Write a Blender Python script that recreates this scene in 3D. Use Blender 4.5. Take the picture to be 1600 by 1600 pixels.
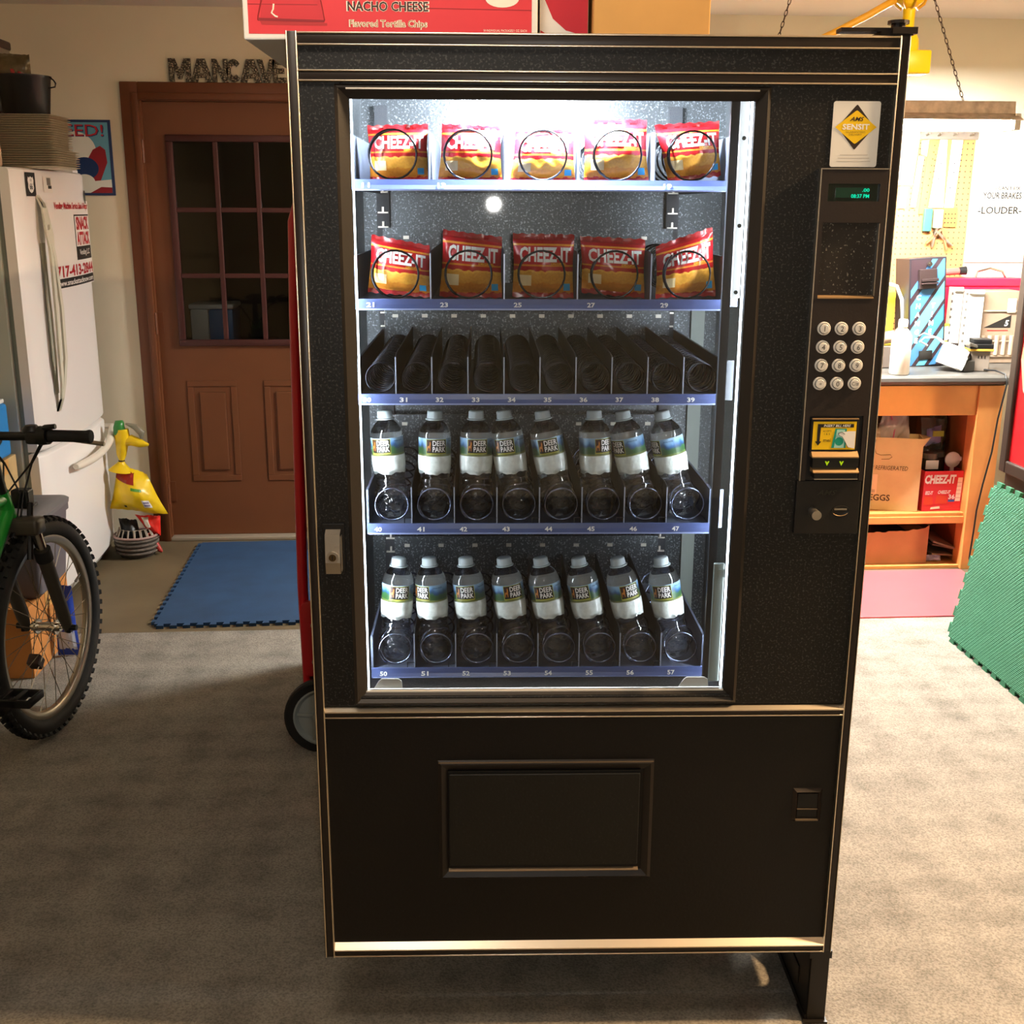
import bpy, bmesh, math, random
from mathutils import Vector, Matrix, noise
PI = math.pi
sc = bpy.context.scene
COL = sc.collection
for o in list(bpy.data.objects): bpy.data.objects.remove(o)
random.seed(7)

def lin(h):
    h = h.lstrip('#')
    r = []
    for i in (0, 2, 4):
        c = int(h[i:i+2], 16) / 255
        r.append(c / 12.92 if c <= .04045 else ((c + .055) / 1.055) ** 2.4)
    return tuple(r)

# ------------------------------------------------------------------ camera, world, lights, exposure
YAW, PITCH, ROLL, EYE, FPX = .0658, .2604, .0041, 1.5861, 1778.3
cam_d = bpy.data.cameras.new('camera'); cam = bpy.data.objects.new('camera', cam_d); COL.objects.link(cam)
f0 = Vector((math.sin(YAW), math.cos(YAW), 0)); r0 = Vector((math.cos(YAW), -math.sin(YAW), 0)); u0 = Vector((0, 0, 1))
fw = f0 * math.cos(PITCH) - u0 * math.sin(PITCH); up = u0 * math.cos(PITCH) + f0 * math.sin(PITCH)
rt = r0 * math.cos(ROLL) + up * math.sin(ROLL); up = up * math.cos(ROLL) - r0 * math.sin(ROLL)
M4 = Matrix((rt, up, -fw)).transposed().to_4x4(); M4.translation = (0, 0, EYE)
cam.matrix_world = M4
cam_d.sensor_width = 36; cam_d.sensor_fit = 'HORIZONTAL'; cam_d.lens = 36 * FPX / 1600; cam_d.clip_start = .02
sc.camera = cam
sc.view_settings.view_transform = 'Standard'; sc.view_settings.look = 'None'; sc.view_settings.gamma = 1
sc.view_settings.use_curve_mapping = False
sc.view_settings.exposure = 0.0
sc.cycles.use_denoising = True
sc.cycles.max_bounces = 14; sc.cycles.transmission_bounces = 12; sc.cycles.transparent_max_bounces = 24
sc.cycles.sample_clamp_indirect = 6; sc.cycles.caustics_refractive = True; sc.cycles.caustics_reflective = False
w = bpy.data.worlds.new('world'); sc.world = w; w.use_nodes = True
w.node_tree.nodes['Background'].inputs[0].default_value = (.9, .8, .62, 1)
AMB = .04
w.node_tree.nodes['Background'].inputs[1].default_value = AMB
SHOP = 650.0        # radiance of the shop light tubes
LED = 10.0           # face of the door's light strips
LEDIN = 170.0       # their diodes behind the stiles, shining into the cabinet
LAMP = 3400.0       # radiance of the lamp inside the machine
def area(name, loc, target, sx, sy, energy, color):
    d = bpy.data.lights.new(name, 'AREA'); d.shape = 'RECTANGLE'; d.size = sx; d.size_y = sy; d.energy = energy; d.color = color
    o = bpy.data.objects.new(name, d); COL.objects.link(o); o.location = loc
    o.rotation_euler = (Vector(target) - Vector(loc)).to_track_quat('-Z', 'Y').to_euler()
    return o
RIGHT, FRONT_W, FLASH = 112.0, 12.5, 7.0
area('ceiling_light_right', (1.80, 1.70, 2.40), (1.8, 2.1, 0), .14, .14, RIGHT, (1, .65, .34))
area('ceiling_light_front', (-.25, 1.42, 2.42), (-.25, 2.3, 1.6), .35, .35, FRONT_W, (1, .86, .70))
area('camera_flash', (.03, -.02, 1.60), (.2, 1.9, 1.3), .035, .035, FLASH, (1, .97, .92)).data.shape = 'DISK'

# ------------------------------------------------------------------ helpers
MATS = {}
def pm(name, col, rough=.5, metal=0., var=0., vs=12., bump=0., bs=120., spec=.5, emit=None, es=1., coat=0., alpha=1., trans=0., ior=1.45):
    if name in MATS: return MATS[name]
    m = bpy.data.materials.new(name); m.use_nodes = True
    nt = m.node_tree; b = nt.nodes['Principled BSDF']
    c = lin(col) if isinstance(col, str) else col
    b.inputs['Base Color'].default_value = (*c, 1); b.inputs['Roughness'].default_value = rough
    b.inputs['Metallic'].default_value = metal; b.inputs['Specular IOR Level'].default_value = spec
    b.inputs['Coat Weight'].default_value = coat; b.inputs['Transmission Weight'].default_value = trans
    b.inputs['IOR'].default_value = ior; b.inputs['Alpha'].default_value = alpha
    if emit:
        b.inputs['Emission Color'].default_value = (*(lin(emit) if isinstance(emit, str) else emit), 1)
        b.inputs['Emission Strength'].default_value = es
    if var or bump:
        tc = nt.nodes.new('ShaderNodeTexCoord')
    if var:
        n = nt.nodes.new('ShaderNodeTexNoise'); n.inputs['Scale'].default_value = vs; n.inputs['Detail'].default_value = 5
        nt.links.new(tc.outputs['Object'], n.inputs['Vector'])
        r = nt.nodes.new('ShaderNodeValToRGB'); r.color_ramp.elements[0].position = .3; r.color_ramp.elements[1].position = .7
        r.color_ramp.elements[0].color = (*[x * (1 - var) for x in c], 1); r.color_ramp.elements[1].color = (*[min(1, x * (1 + var)) for x in c], 1)
        nt.links.new(n.outputs['Fac'], r.inputs['Fac']); nt.links.new(r.outputs['Color'], b.inputs['Base Color'])
    if bump:
        n2 = nt.nodes.new('ShaderNodeTexNoise'); n2.inputs['Scale'].default_value = bs; n2.inputs['Detail'].default_value = 3
        nt.links.new(tc.outputs['Object'], n2.inputs['Vector'])
        bp = nt.nodes.new('ShaderNodeBump'); bp.inputs['Strength'].default_value = bump; bp.inputs['Distance'].default_value = .002
        nt.links.new(n2.outputs['Fac'], bp.inputs['Height']); nt.links.new(bp.outputs['Normal'], b.inputs['Normal'])
    MATS[name] = m
    return m

class NT:
    """small helper to write node materials"""
    def __init__(s, name):
        s.m = bpy.data.materials.new(name); s.m.use_nodes = True; s.t = s.m.node_tree; s.t.nodes.clear()
        s.out = s.n('OutputMaterial'); MATS[name] = s.m
    def n(s, typ, **kw):
        nd = s.t.nodes.new('ShaderNode' + typ)
        for k, v in kw.items():
            if hasattr(nd, k) and not k[0].isupper(): setattr(nd, k, v)
            else: nd.inputs[k.replace('_', ' ')].default_value = v
        return nd
    def l(s, a, b): s.t.links.new(a, b)
    def ramp(s, stops, interp='LINEAR'):
        r = s.t.nodes.new('ShaderNodeValToRGB'); r.color_ramp.interpolation = interp
        e = r.color_ramp.elements
        while len(e) < len(stops): e.new(.5)
        for i, (p, c) in enumerate(stops):
            e[i].position = p; e[i].color = (*(lin(c) if isinstance(c, str) else c), 1)
        return r

_txt = {}
def text_geo(s, bold=0.):
    key = (s, bold)
    if key not in _txt:
        cu = bpy.data.curves.new('t', 'FONT'); cu.body = s; cu.size = 1; cu.offset = bold; cu.resolution_u = 2; cu.align_x = 'CENTER'
        o = bpy.data.objects.new('t', cu); COL.objects.link(o)
        bpy.context.view_layer.update()
        me = bpy.data.meshes.new_from_object(o.evaluated_get(bpy.context.evaluated_depsgraph_get()))
        v = [tuple(x.co) for x in me.vertices]; f = [tuple(p.vertices) for p in me.polygons]
        bpy.data.objects.remove(o); bpy.data.curves.remove(cu); bpy.data.meshes.remove(me)
        xs = [a[0] for a in v]; ys = [a[1] for a in v]
        _txt[key] = (v, f, min(xs), max(xs), min(ys), max(ys))
    return _txt[key]

def frame_xf(o, right, upv):
    r = Vector(right).normalized(); u = Vector(upv).normalized(); n = r.cross(u)
    M = Matrix((r, u, n)).transposed().to_4x4(); M.translation = Vector(o)
    return M
FRONT = lambda x, y, z: frame_xf((x, y, z), (1, 0, 0), (0, 0, 1))

class MB:
    def __init__(s): s.v = []; s.f = []; s.m = []; s.uv = {}
    def add(s, vs, fs, mi=0, xf=None, fn=None):
        b = len(s.v)
        for p in vs:
            if fn: p = fn(*p)
            p = Vector(p)
            if xf is not None: p = xf @ p
            s.v.append(p)
        for f in fs: s.f.append(tuple(b + i for i in f)); s.m.append(mi)
        return s
    def box(s, x0, x1, y0, y1, z0, z1, mi=0, bev=0., xf=None):
        if bev <= 0:
            vs = [(x, y, z) for z in (z0, z1) for y in (y0, y1) for x in (x0, x1)]
            fs = [(0, 2, 3, 1), (4, 5, 7, 6), (0, 1, 5, 4), (2, 6, 7, 3), (0, 4, 6, 2), (1, 3, 7, 5)]
            return s.add(vs, fs, mi, xf)
        bm = bmesh.new(); bmesh.ops.create_cube(bm, size=1)
        for v in bm.verts: v.co = ((x0 + x1) / 2 + v.co.x * (x1 - x0), (y0 + y1) / 2 + v.co.y * (y1 - y0), (z0 + z1) / 2 + v.co.z * (z1 - z0))
        bmesh.ops.bevel(bm, geom=bm.edges[:], offset=bev, segments=2, affect='EDGES', profile=.5)
        bm.verts.index_update()
        s.add([v.co[:] for v in bm.verts], [[v.index for v in f.verts] for f in bm.faces], mi, xf); bm.free()
        return s
    def ring(s, pts, fs_n): pass
    def loft(s, rings, mi=0, closed=True, cap=True, xf=None):
        n = len(rings[0]); vs = [p for r in rings for p in r]; fs = []
        for i in range(len(rings) - 1):
            for j in range(n if closed else n - 1):
                k = (j + 1) % n
                fs.append((i * n + j, i * n + k, (i + 1) * n + k, (i + 1) * n + j))
        if cap and closed:
            fs.append(tuple(range(n))[::-1]); fs.append(tuple((len(rings) - 1) * n + j for j in range(n)))
        return s.add(vs, fs, mi, xf)
    def cyl(s, p0, p1, r0, r1=None, n=16, mi=0, xf=None):
        p0 = Vector(p0); p1 = Vector(p1); r1 = r0 if r1 is None else r1
        q = (p1 - p0).to_track_quat('Z', 'Y').to_matrix()
        rg = lambda p, r: [p + q @ Vector((r * math.cos(2 * PI * i / n), r * math.sin(2 * PI * i / n), 0)) for i in range(n)]
        return s.loft([rg(p0, r0), rg(p1, r1)], mi, xf=xf)
    def tube(s, pts, r, n=8, mi=0, closed=False, xf=None, up0=None):
        pts = [Vector(p) for p in pts]; rings = []; N = len(pts); u = None
        for i, p in enumerate(pts):
            a = pts[i - 1] if (i or closed) else p; b = pts[(i + 1) % N] if (i < N - 1 or closed) else p
            t = (b - a).normalized()
            if u is None:
                u = Vector(up0) if up0 else (Vector((0, 0, 1)) if abs(t.z) < .9 else Vector((1, 0, 0)))
            u = (u - t * u.dot(t)).normalized(); v = t.cross(u)
            rr = r[i] if isinstance(r, (list, tuple)) else r
            rings.append([p + (u * math.cos(2 * PI * j / n) + v * math.sin(2 * PI * j / n)) * rr for j in range(n)])
        if closed: rings.append(rings[0]); return s.loft(rings, mi, cap=False, xf=xf)
        return s.loft(rings, mi, xf=xf)
    def lathe(s, prof, n=24, mi=0, xf=None, cap=True, mod=None):
        rings = []
        for (r, z) in prof:
            rings.append([((r + (mod(2 * PI * i / n, z) if mod else 0)) * math.cos(2 * PI * i / n), (r + (mod(2 * PI * i / n, z) if mod else 0)) * math.sin(2 * PI * i / n), z) for i in range(n)])
        return s.loft(rings, mi, cap=cap, xf=xf)
    def prism(s, poly, h0, h1, mi=0, xf=None):
        return s.loft([[(x, y, h0) for x, y in poly], [(x, y, h1) for x, y in poly]], mi, xf=xf)
    def plate(s, poly, mi=0, xf=None, z=0.):
        return s.add([(x, y, z) for x, y in poly], [tuple(range(len(poly)))], mi, xf)
    def grid(s, fn, nu, nv, mi=0, xf=None, uv=True):
        b = len(s.v); fs = []
        for j in range(nv + 1):
            for i in range(nu + 1):
                p = Vector(fn(i / nu, j / nv)); s.v.append(xf @ p if xf is not None else p)
                if uv: s.uv[b + j * (nu + 1) + i] = (i / nu, j / nv)
        for j in range(nv):
            for i in range(nu):
                a = b + j * (nu + 1) + i
                s.f.append((a, a + 1, a + nu + 2, a + nu + 1)); s.m.append(mi)
        return s
    def text(s, t, h, xf, mi=0, w=None, bold=0., slant=0., z=.0006, fn=None, u0=0., v0=0.):
        v, f, xa, xb, ya, yb = text_geo(t, bold)
        k = h / (yb - ya); kx = (w / (xb - xa)) if w else k
        vs = []
        for x, y, _ in v:
            yy = (y - (ya + yb) / 2) * k; vs.append((u0 + (x - (xa + xb) / 2) * kx + slant * yy, v0 + yy, z))
        return s.add(vs, f, mi, xf, fn)
    def build(s, name, mats, parent=None, smooth=None, recalc=False, label=None, loc=None, rz=0.):
        me = bpy.data.meshes.new(name); me.from_pydata([p[:] for p in s.v], [], s.f)
        for m in (mats if isinstance(mats, (list, tuple)) else [mats]): me.materials.append(m)
        if any(s.m): me.polygons.foreach_set('material_index', s.m)
        if s.uv:
            ul = me.uv_layers.new(name='UVMap')
            for lp in me.loops:
                if lp.vertex_index in s.uv: ul.data[lp.index].uv = s.uv[lp.vertex_index]
        me.validate(); me.update()
        if recalc:
            bm = bmesh.new(); bm.from_mesh(me); bmesh.ops.recalc_face_normals(bm, faces=bm.faces[:]); bm.to_mesh(me); bm.free()
        if smooth is not None:
            me.shade_smooth()
            if smooth < 179: me.set_sharp_from_angle(angle=math.radians(smooth))
        o = bpy.data.objects.new(name, me); COL.objects.link(o)
        if parent is not None: o.parent = parent
        if loc is not None: o.location = loc
        if rz: o.rotation_euler = (0, 0, rz)
        if label: o['label'] = label
        return o

def tag(o, label, cat, group=None, kind=None):
    if label: o['label'] = label
    if cat: o['category'] = cat
    if group: o['group'] = group
    if kind: o['kind'] = kind
    return o
def thing(name, label, cat, loc=(0, 0, 0), rz=0., group=None):
    o = bpy.data.objects.new(name, None); COL.objects.link(o); o.empty_display_size = .05
    o.location = loc; o.rotation_euler = (0, 0, rz)
    return tag(o, label, cat, group)
def struct(o): o['kind'] = 'structure'; return o
def part_copy(src, parent, loc=None, rz=None):
    c = src.copy(); COL.objects.link(c); c.parent = parent
    if loc is not None: c.location = loc
    if rz is not None: c.rotation_euler = (0, 0, rz)
    return c
def arc(cx, cy, r, a0, a1, n): return [(cx + r * math.cos(a0 + (a1 - a0) * i / n), cy + r * math.sin(a0 + (a1 - a0) * i / n)) for i in range(n + 1)]
def rrect(x0, x1, y0, y1, r, n=4):
    return (arc(x1 - r, y0 + r, r, -PI / 2, 0, n) + arc(x1 - r, y1 - r, r, 0, PI / 2, n) + arc(x0 + r, y1 - r, r, PI / 2, PI, n) + arc(x0 + r, y0 + r, r, PI, 1.5 * PI, n))
def emat(name, col, s):
    k = NT(name); e = k.n('Emission'); e.inputs[0].default_value = (*(lin(col) if isinstance(col, str) else col), 1); e.inputs[1].default_value = s
    k.l(e.outputs[0], k.out.inputs[0]); return k.m

# ------------------------------------------------------------------ materials
wall_m = pm('wall_paint', '#ddd4bb', .85, var=.03, vs=3, bump=.15, bs=250)
ceil_m = pm('ceiling_paint', '#d6cfc3', .9, var=.03, vs=2)
conc_m = pm('concrete', '#63563f', .6, var=.16, vs=3.5, bump=.2, bs=60)
doorp_m = pm('brown_door_paint', '#6b3f22', .5, var=.05, vs=6)
frame_m = pm('brown_trim_paint', '#673b20', .45, var=.08, vs=8)
maroon_m = pm('maroon_trim', '#43201c', .45, var=.06)
black_m = pm('black_plastic', '#0f0f10', .42)
rubber_m = pm('black_rubber', '#141413', .75, var=.2, vs=40, bump=.2)
white_m = pm('white_plastic', '#e8e6df', .4)
chrome_m = pm('chrome', '#d8d4cc', .18, metal=1.)
steel_m = pm('brushed_steel', '#b9b2a6', .38, metal=1., bump=.08, bs=300)
alu_m = pm('polished_trim', '#f2e6d2', .3, metal=1.)
ink_m = pm('black_ink', '#15120f', .6)
redink_m = pm('red_ink', '#b01f27', .6)
whiteink_m = pm('white_ink', '#f4f0ea', .6)
yellow_m = pm('yellow_print', '#f2c70c', .5)
card_m = pm('cardboard', '#c2a674', .85, var=.08, vs=10, bump=.1, bs=180)
card2_m = pm('dark_cardboard', '#a4794f', .85, var=.1, vs=8, bump=.1, bs=160)
orange_m = pm('orange_pine', '#dc9a55', .45, var=.14, vs=5, bump=.05)

def carpet_material():
    k = NT('loop_carpet'); b = k.n('BsdfPrincipled'); k.l(b.outputs[0], k.out.inputs[0]); b.inputs['Roughness'].default_value = .95
    b.inputs['Specular IOR Level'].default_value = .1
    tc = k.n('TexCoord')
    facs = []
    for d, s, dist in (('X', 2.1, 2.2), ('Y', 2.4, 2.2)):
        wv = k.n('TexWave', wave_type='BANDS', bands_direction=d); wv.inputs['Scale'].default_value = s; wv.inputs['Distortion'].default_value = dist
        wv.inputs['Detail'].default_value = 3; wv.inputs['Detail Scale'].default_value = 3
        k.l(tc.outputs['Object'], wv.inputs['Vector']); facs.append(wv.outputs['Fac'])
    ad = k.n('Math', operation='ADD'); k.l(facs[0], ad.inputs[0]); k.l(facs[1], ad.inputs[1])
    n1 = k.n('TexNoise'); n1.inputs['Scale'].default_value = 5; n1.inputs['Detail'].default_value = 8; n1.inputs['Roughness'].default_value = .75
    k.l(tc.outputs['Object'], n1.inputs['Vector'])
    n2 = k.n('TexNoise'); n2.inputs['Scale'].default_value = 190; n2.inputs['Detail'].default_value = 4; k.l(tc.outputs['Object'], n2.inputs['Vector'])
    a2 = k.n('Math', operation='MULTIPLY_ADD'); k.l(ad.outputs[0], a2.inputs[0]); a2.inputs[1].default_value = .075; k.l(n1.outputs['Fac'], a2.inputs[2])
    r = k.ramp([(.36, '#736f67'), (.56, '#8c877e'), (.8, '#9d978c')]); k.l(a2.outputs[0], r.inputs[0])
    mx = k.n('Mix', data_type='RGBA', blend_type='MULTIPLY'); mx.inputs[0].default_value = .7
    r2 = k.ramp([(.3, (.45, .45, .45)), (.6, (1.1, 1.1, 1.1))]); k.l(n2.outputs['Fac'], r2.inputs[0])
    k.l(r.outputs[0], mx.inputs[6]); k.l(r2.outputs[0], mx.inputs[7]); k.l(mx.outputs[2], b.inputs['Base Color'])
    bp = k.n('Bump'); bp.inputs['Strength'].default_value = .6; bp.inputs['Distance'].default_value = .004
    k.l(n2.outputs['Fac'], bp.inputs['Height']); k.l(bp.outputs[0], b.inputs['Normal'])
    return k.m
carpet_m = carpet_material()

def pane_material(name, tint, gloss=.06):
    k = NT(name); tr = k.n('BsdfTransparent'); tr.inputs[0].default_value = (*tint, 1)
    g = k.n('BsdfGlossy'); g.inputs['Roughness'].default_value = .02
    fr = k.n('Fresnel'); fr.inputs['IOR'].default_value = 1.45
    mx = k.n('MixShader'); k.l(fr.outputs[0], mx.inputs[0]); k.l(tr.outputs[0], mx.inputs[1]); k.l(g.outputs[0], mx.inputs[2])
    k.l(mx.outputs[0], k.out.inputs[0]); return k.m
pane_m = pane_material('window_glass', (.9, .92, .92))
front_glass_m = pane_material('front_glass', (.96, .97, .97))
bagplastic_m = pane_material('clear_plastic', (.93, .9, .92))

# ------------------------------------------------------------------ the room
XL, XR, YB, YF, ZC = -2.36, 3.12, 5.482, -2.4, 2.439
struct(MB().box(XL - .1, XR + .1, YF - .1, YB + 1.3, -.1, 0).build('floor', conc_m))
struct(MB().box(XL - .1, XR + .1, YF - .1, YB + 1.3, ZC, ZC + .1).build('ceiling', ceil_m))
DX0, DX1, DZ1 = -1.317, -.40, 2.05
wb = MB(); wb.box(XL - .1, DX0, YB, YB + .12, 0, ZC).box(DX1, XR + .1, YB, YB + .12, 0, ZC).box(DX0, DX1, YB, YB + .12, DZ1, ZC)
struct(wb.build('wall_back', wall_m))
struct(MB().box(XL - .1, XL, YF, YB, 0, ZC).build('wall_left', wall_m))
struct(MB().box(XR, XR + .1, YF, YB, 0, ZC).build('wall_right', wall_m))
struct(MB().box(XL - .1, XR + .1, YF - .1, YF, 0, ZC).build('wall_front', wall_m))
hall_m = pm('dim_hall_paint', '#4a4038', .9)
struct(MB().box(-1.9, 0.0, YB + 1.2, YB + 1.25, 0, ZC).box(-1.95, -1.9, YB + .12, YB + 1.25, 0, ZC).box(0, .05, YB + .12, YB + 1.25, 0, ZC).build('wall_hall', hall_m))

# back door: slab with nine panes, raised panels, hinges, casing
door = struct(thing('door_1', None, None, (0, 0, 0)))
DY = YB + .035
gx0, gx1, gz0, gz1 = -1.22, -.50, .95, 1.905
s = MB().box(DX0 + .004, gx0, DY, DY + .04, .02, DZ1 - .004).box(gx1, DX1 - .004, DY, DY + .04, .02, DZ1 - .004).box(gx0, gx1, DY, DY + .04, .02, gz0).box(gx0, gx1, DY, DY + .04, gz1, DZ1 - .004)
s.build('door_slab', doorp_m, door)
for i, (px0, px1) in enumerate(((-1.20, -.965), (-.836, -.60))):
    p = MB()
    for a, b, c, d, y in ((px0, px1, .29, .785, .004),):
        p.box(a, b, DY - y, DY, c, c + .03, bev=.003).box(a, b, DY - y, DY, d - .03, d, bev=.003).box(a, a + .03, DY - y, DY, c + .03, d - .03, bev=.003).box(b - .03, b, DY - y, DY, c + .03, d - .03, bev=.003)
        p.box(a + .055, b - .055, DY - .006, DY, c + .055, d - .055, bev=.005)
    p.build('door_panel', doorp_m, door)
g = MB(); t = .03
g.box(gx0, gx1, DY - .014, DY + .01, gz0, gz0 + t, bev=.004).box(gx0, gx1, DY - .014, DY + .01, gz1 - t, gz1, bev=.004).box(gx0, gx0 + t, DY - .014, DY + .01, gz0 + t, gz1 - t, bev=.004).box(gx1 - t, gx1, DY - .014, DY + .01, gz0 + t, gz1 - t, bev=.004)
g.build('glazing_frame', maroon_m, door, smooth=30)
xs = [-1.19, -1.003, -.995, -.818, -.808, -.53]
for zc_, h in ((1.575, .022), (1.277, .022)):
    MB().box(gx0 + t, gx1 - t, DY - .008, DY + .006, zc_ - h / 2, zc_ + h / 2, bev=.003).build('muntin', maroon_m, door)
for xc in (-1.0, -.815):
    MB().box(xc - .011, xc + .011, DY - .009, DY + .007, gz0 + t, gz1 - t, bev=.003).build('muntin', maroon_m, door)
for za, zb_ in ((gz0 + t, 1.266), (1.288, 1.564), (1.586, gz1 - t)):
    for xa, xb in ((gx0 + t, -1.011), (-.989, -.826), (-.804, gx1 - t)):
        MB().box(xa, xb, DY + .008, DY + .012, za, zb_).build('pane', pane_m, door)
hz = MB()
for z in (1.83, 1.06, .24): MB().cyl((DX0 + .002, YB - .006, z - .05), (DX0 + .002, YB - .006, z + .05), .008, n=10).box(DX0, DX0 + .03, YB + .03, YB + .036, z - .05, z + .05).build('hinge', frame_m, door)
MB().box(DX0, DX1, YB - .02, YB + .1, 0, .018, bev=.004).build('threshold', pm('pale_threshold', '#a89c88', .5, metal=.4), door)
tr = MB()
for a, b, c, d in ((DX0 - .078, DX0, 0, DZ1 + .075), (DX1, DX1 + .078, 0, DZ1 + .075), (DX0, DX1, DZ1, DZ1 + .075)):
    tr.box(a, b, YB - .016, YB + .03, c, d, bev=.004)
for a, b, c, d in ((DX0 - .03, DX0, 0, DZ1 + .03), (DX1, DX1 + .03, 0, DZ1 + .03), (DX0, DX1, DZ1, DZ1 + .03)):
    tr.box(a, b, YB - .023, YB - .012, c, d, bev=.003)
tr.box(DX0 - .001, DX0 + .003, YB, YB + .12, 0, DZ1).box(DX1 - .003, DX1 + .001, YB, YB + .12, 0, DZ1).box(DX0, DX1, YB, YB + .12, DZ1 - .003, DZ1 + .001)
tr.build('door_casing', frame_m, door, smooth=30)
# cooler seen through the lower left pane
t = thing('cooler', 'white and blue cooler seen through the lower left door pane', 'cooler', (-1.11, YB + .42, .0))
MB().box(-.28, .28, -.15, .2, 0, .93, bev=.01).build('stand', pm('dark_stand', '#2a2521', .7), t)
MB().box(-.11, -.02, -.12, .1, .931, 1.10, bev=.012).build('body', pm('cooler_white', '#c9cfd0', .4), t, smooth=40)
MB().box(-.02, .10, -.12, .1, .931, 1.10, bev=.012).build('side', pm('cooler_blue', '#2f6fb4', .4), t, smooth=40)
MB().box(-.115, .105, -.125, .105, 1.10, 1.125, bev=.008).build('lid', pm('cooler_white', '#c9cfd0', .4), t, smooth=40)

# floor coverings
tag(MB().box(-2.2, 3.05, YF + .2, 4.19, 0, .007).build('carpet', carpet_m), 'large worn grey loop carpet under the vending machine', 'carpet')
def teeth(x0, x1, y, n, d, side=1):
    """puzzle edge points along x from x0 to x1 at y, teeth of depth d"""
    pts = []; w_ = (x1 - x0) / n
    for i in range(n):
        a = x0 + i * w_
        pts += [(a + w_ * .30, y), (a + w_ * .22, y - d * side), (a + w_ * .78, y - d * side), (a + w_ * .70, y)]
    return pts
bm_ = pm('blue_foam', '#1d3d5f', .8, var=.14, vs=9, bump=.3, bs=220)
mp = [(-1.12, 5.44)] + [(x, y) for y, x in [(p[0], p[1]) for p in [(q[0], q[1]) for q in teeth(5.42, 4.30, -1.12, 20, .014)]]] 
mp = []
n = 20
for i in range(n):
    a = 5.43 - i * (5.43 - 4.31) / n; w_ = (5.43 - 4.31) / n
    mp += [(-1.12, a), (-1.12, a - w_ * .3), (-1.136, a - w_ * .22), (-1.136, a - w_ * .78), (-1.12, a - w_ * .7)]
mp += [(-1.12, 4.30)] + teeth(-1.12, .10, 4.30, 24, .022) + [(.10, 4.30), (.10, 5.43)]
mat_o = MB().prism(mp[::-1], .0, .013).build('floor_mat', bm_, recalc=True)
mat_o.rotation_euler = (0, 0, .03); mat_o.location = (.13, .0, 0)
tag(mat_o, 'blue interlocking foam mat with toothed edges in front of the brown door', 'floor mat')
rm = pm('red_vinyl', '#c85a60', .32, var=.05, vs=4)
tag(MB().box(.75, 2.36, 4.195, 4.79, 0, .012, bev=.003).build('floor_mat', rm), 'red vinyl mat on the floor in front of the workbench', 'floor mat')

# ------------------------------------------------------------------ vending machine (x right, y into the machine, z up from the floor)
OX, OY, MYAW = .2641, 1.9286, -.04152
MW = Matrix.Translation((OX, OY, 0)) @ Matrix.Rotation(MYAW, 4, 'Z')
def mw(x, y, z): return MW @ Vector((x, y, z))
def hammer(name, base, fleck, rough=.5, amt=.62):
    k = NT(name); b = k.n('BsdfPrincipled'); k.l(b.outputs[0], k.out.inputs[0]); b.inputs['Roughness'].default_value = rough; b.inputs['Specular IOR Level'].default_value = .32
    tc = k.n('TexCoord'); n = k.n('TexNoise'); n.inputs['Scale'].default_value = 260; n.inputs['Detail'].default_value = 2; k.l(tc.outputs['Object'], n.inputs['Vector'])
    r = k.ramp([(amt, base), (amt + .1, fleck)]); k.l(n.outputs['Fac'], r.inputs[0]); k.l(r.outputs[0], b.inputs['Base Color'])
    n2 = k.n('TexNoise'); n2.inputs['Scale'].default_value = 180; k.l(tc.outputs['Object'], n2.inputs['Vector'])
    bp = k.n('Bump'); bp.inputs['Strength'].default_value = .35; bp.inputs['Distance'].default_value = .001; k.l(n2.outputs['Fac'], bp.inputs['Height']); k.l(bp.outputs[0], b.inputs['Normal'])
    return k.m
panel_m = hammer('black_textured_paint', '#131211', '#3d3d3a', .46, .56)
rail_m = pm('brown_black_rail', '#29221e', .36, metal=.2, bump=.05, bs=300)
bezel_m = pm('window_bezel_paint', '#26221f', .45, bump=.1, bs=260)
inner_m = hammer('grey_speckled_steel', '#3d4145', '#7c8286', .3, .57)
for nd in inner_m.node_tree.nodes:
    if nd.type == 'BSDF_PRINCIPLED': nd.inputs['Metallic'].default_value = .45
tray_m = pm('blue_grey_tray', '#5b6274', .42, metal=.35)
traydk_m = pm('dark_tray', '#24272d', .45, metal=.3)
strip_m = pm('price_strip', '#4f5c8c', .3)
coil_m = pm('dark_coil_wire', '#2a2b31', .2, metal=1.)
led_m = emat('led_strip_glow', (.82, .92, 1), LED)
lamp_m = emat('machine_lamp_glow', (.86, .93, 1), LAMP)
ven = thing('vending_machine', 'tall black glass fronted snack and drink vending machine with keypad', 'vending machine', (OX, OY, 0), MYAW)
WX0, WX1, WZ0, WZ1 = -.402, .257, .723, 1.766
ZB, ZT = .172, 1.8555
cab = MB()
cab.box(-.478, -.462, .095, .86, ZB, ZT - .004, bev=.003).box(.462, .478, .095, .86, ZB, ZT - .004, bev=.003).box(-.462, .462, .095, .86, ZT - .02, ZT - .004).box(-.462, .462, .095, .86, ZB, ZB + .02).box(-.462, .462, .845, .86, ZB + .02, ZT - .02)
cab.build('cabinet', pm('black_cabinet_paint', '#171514', .5, bump=.1, bs=300), ven)
inn = MB()
inn.box(-.461, -.452, .1, .68, .56, 1.832).box(.345, .352, .1, .68, .56, 1.832).box(-.452, .345, .68, .69, .56, 1.832).box(-.461, .352, .1, .69, 1.826, 1.832).box(-.452, .345, .1, .68, .552, .56)
inn.build('inner_liner', inner_m, ven)
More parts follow.
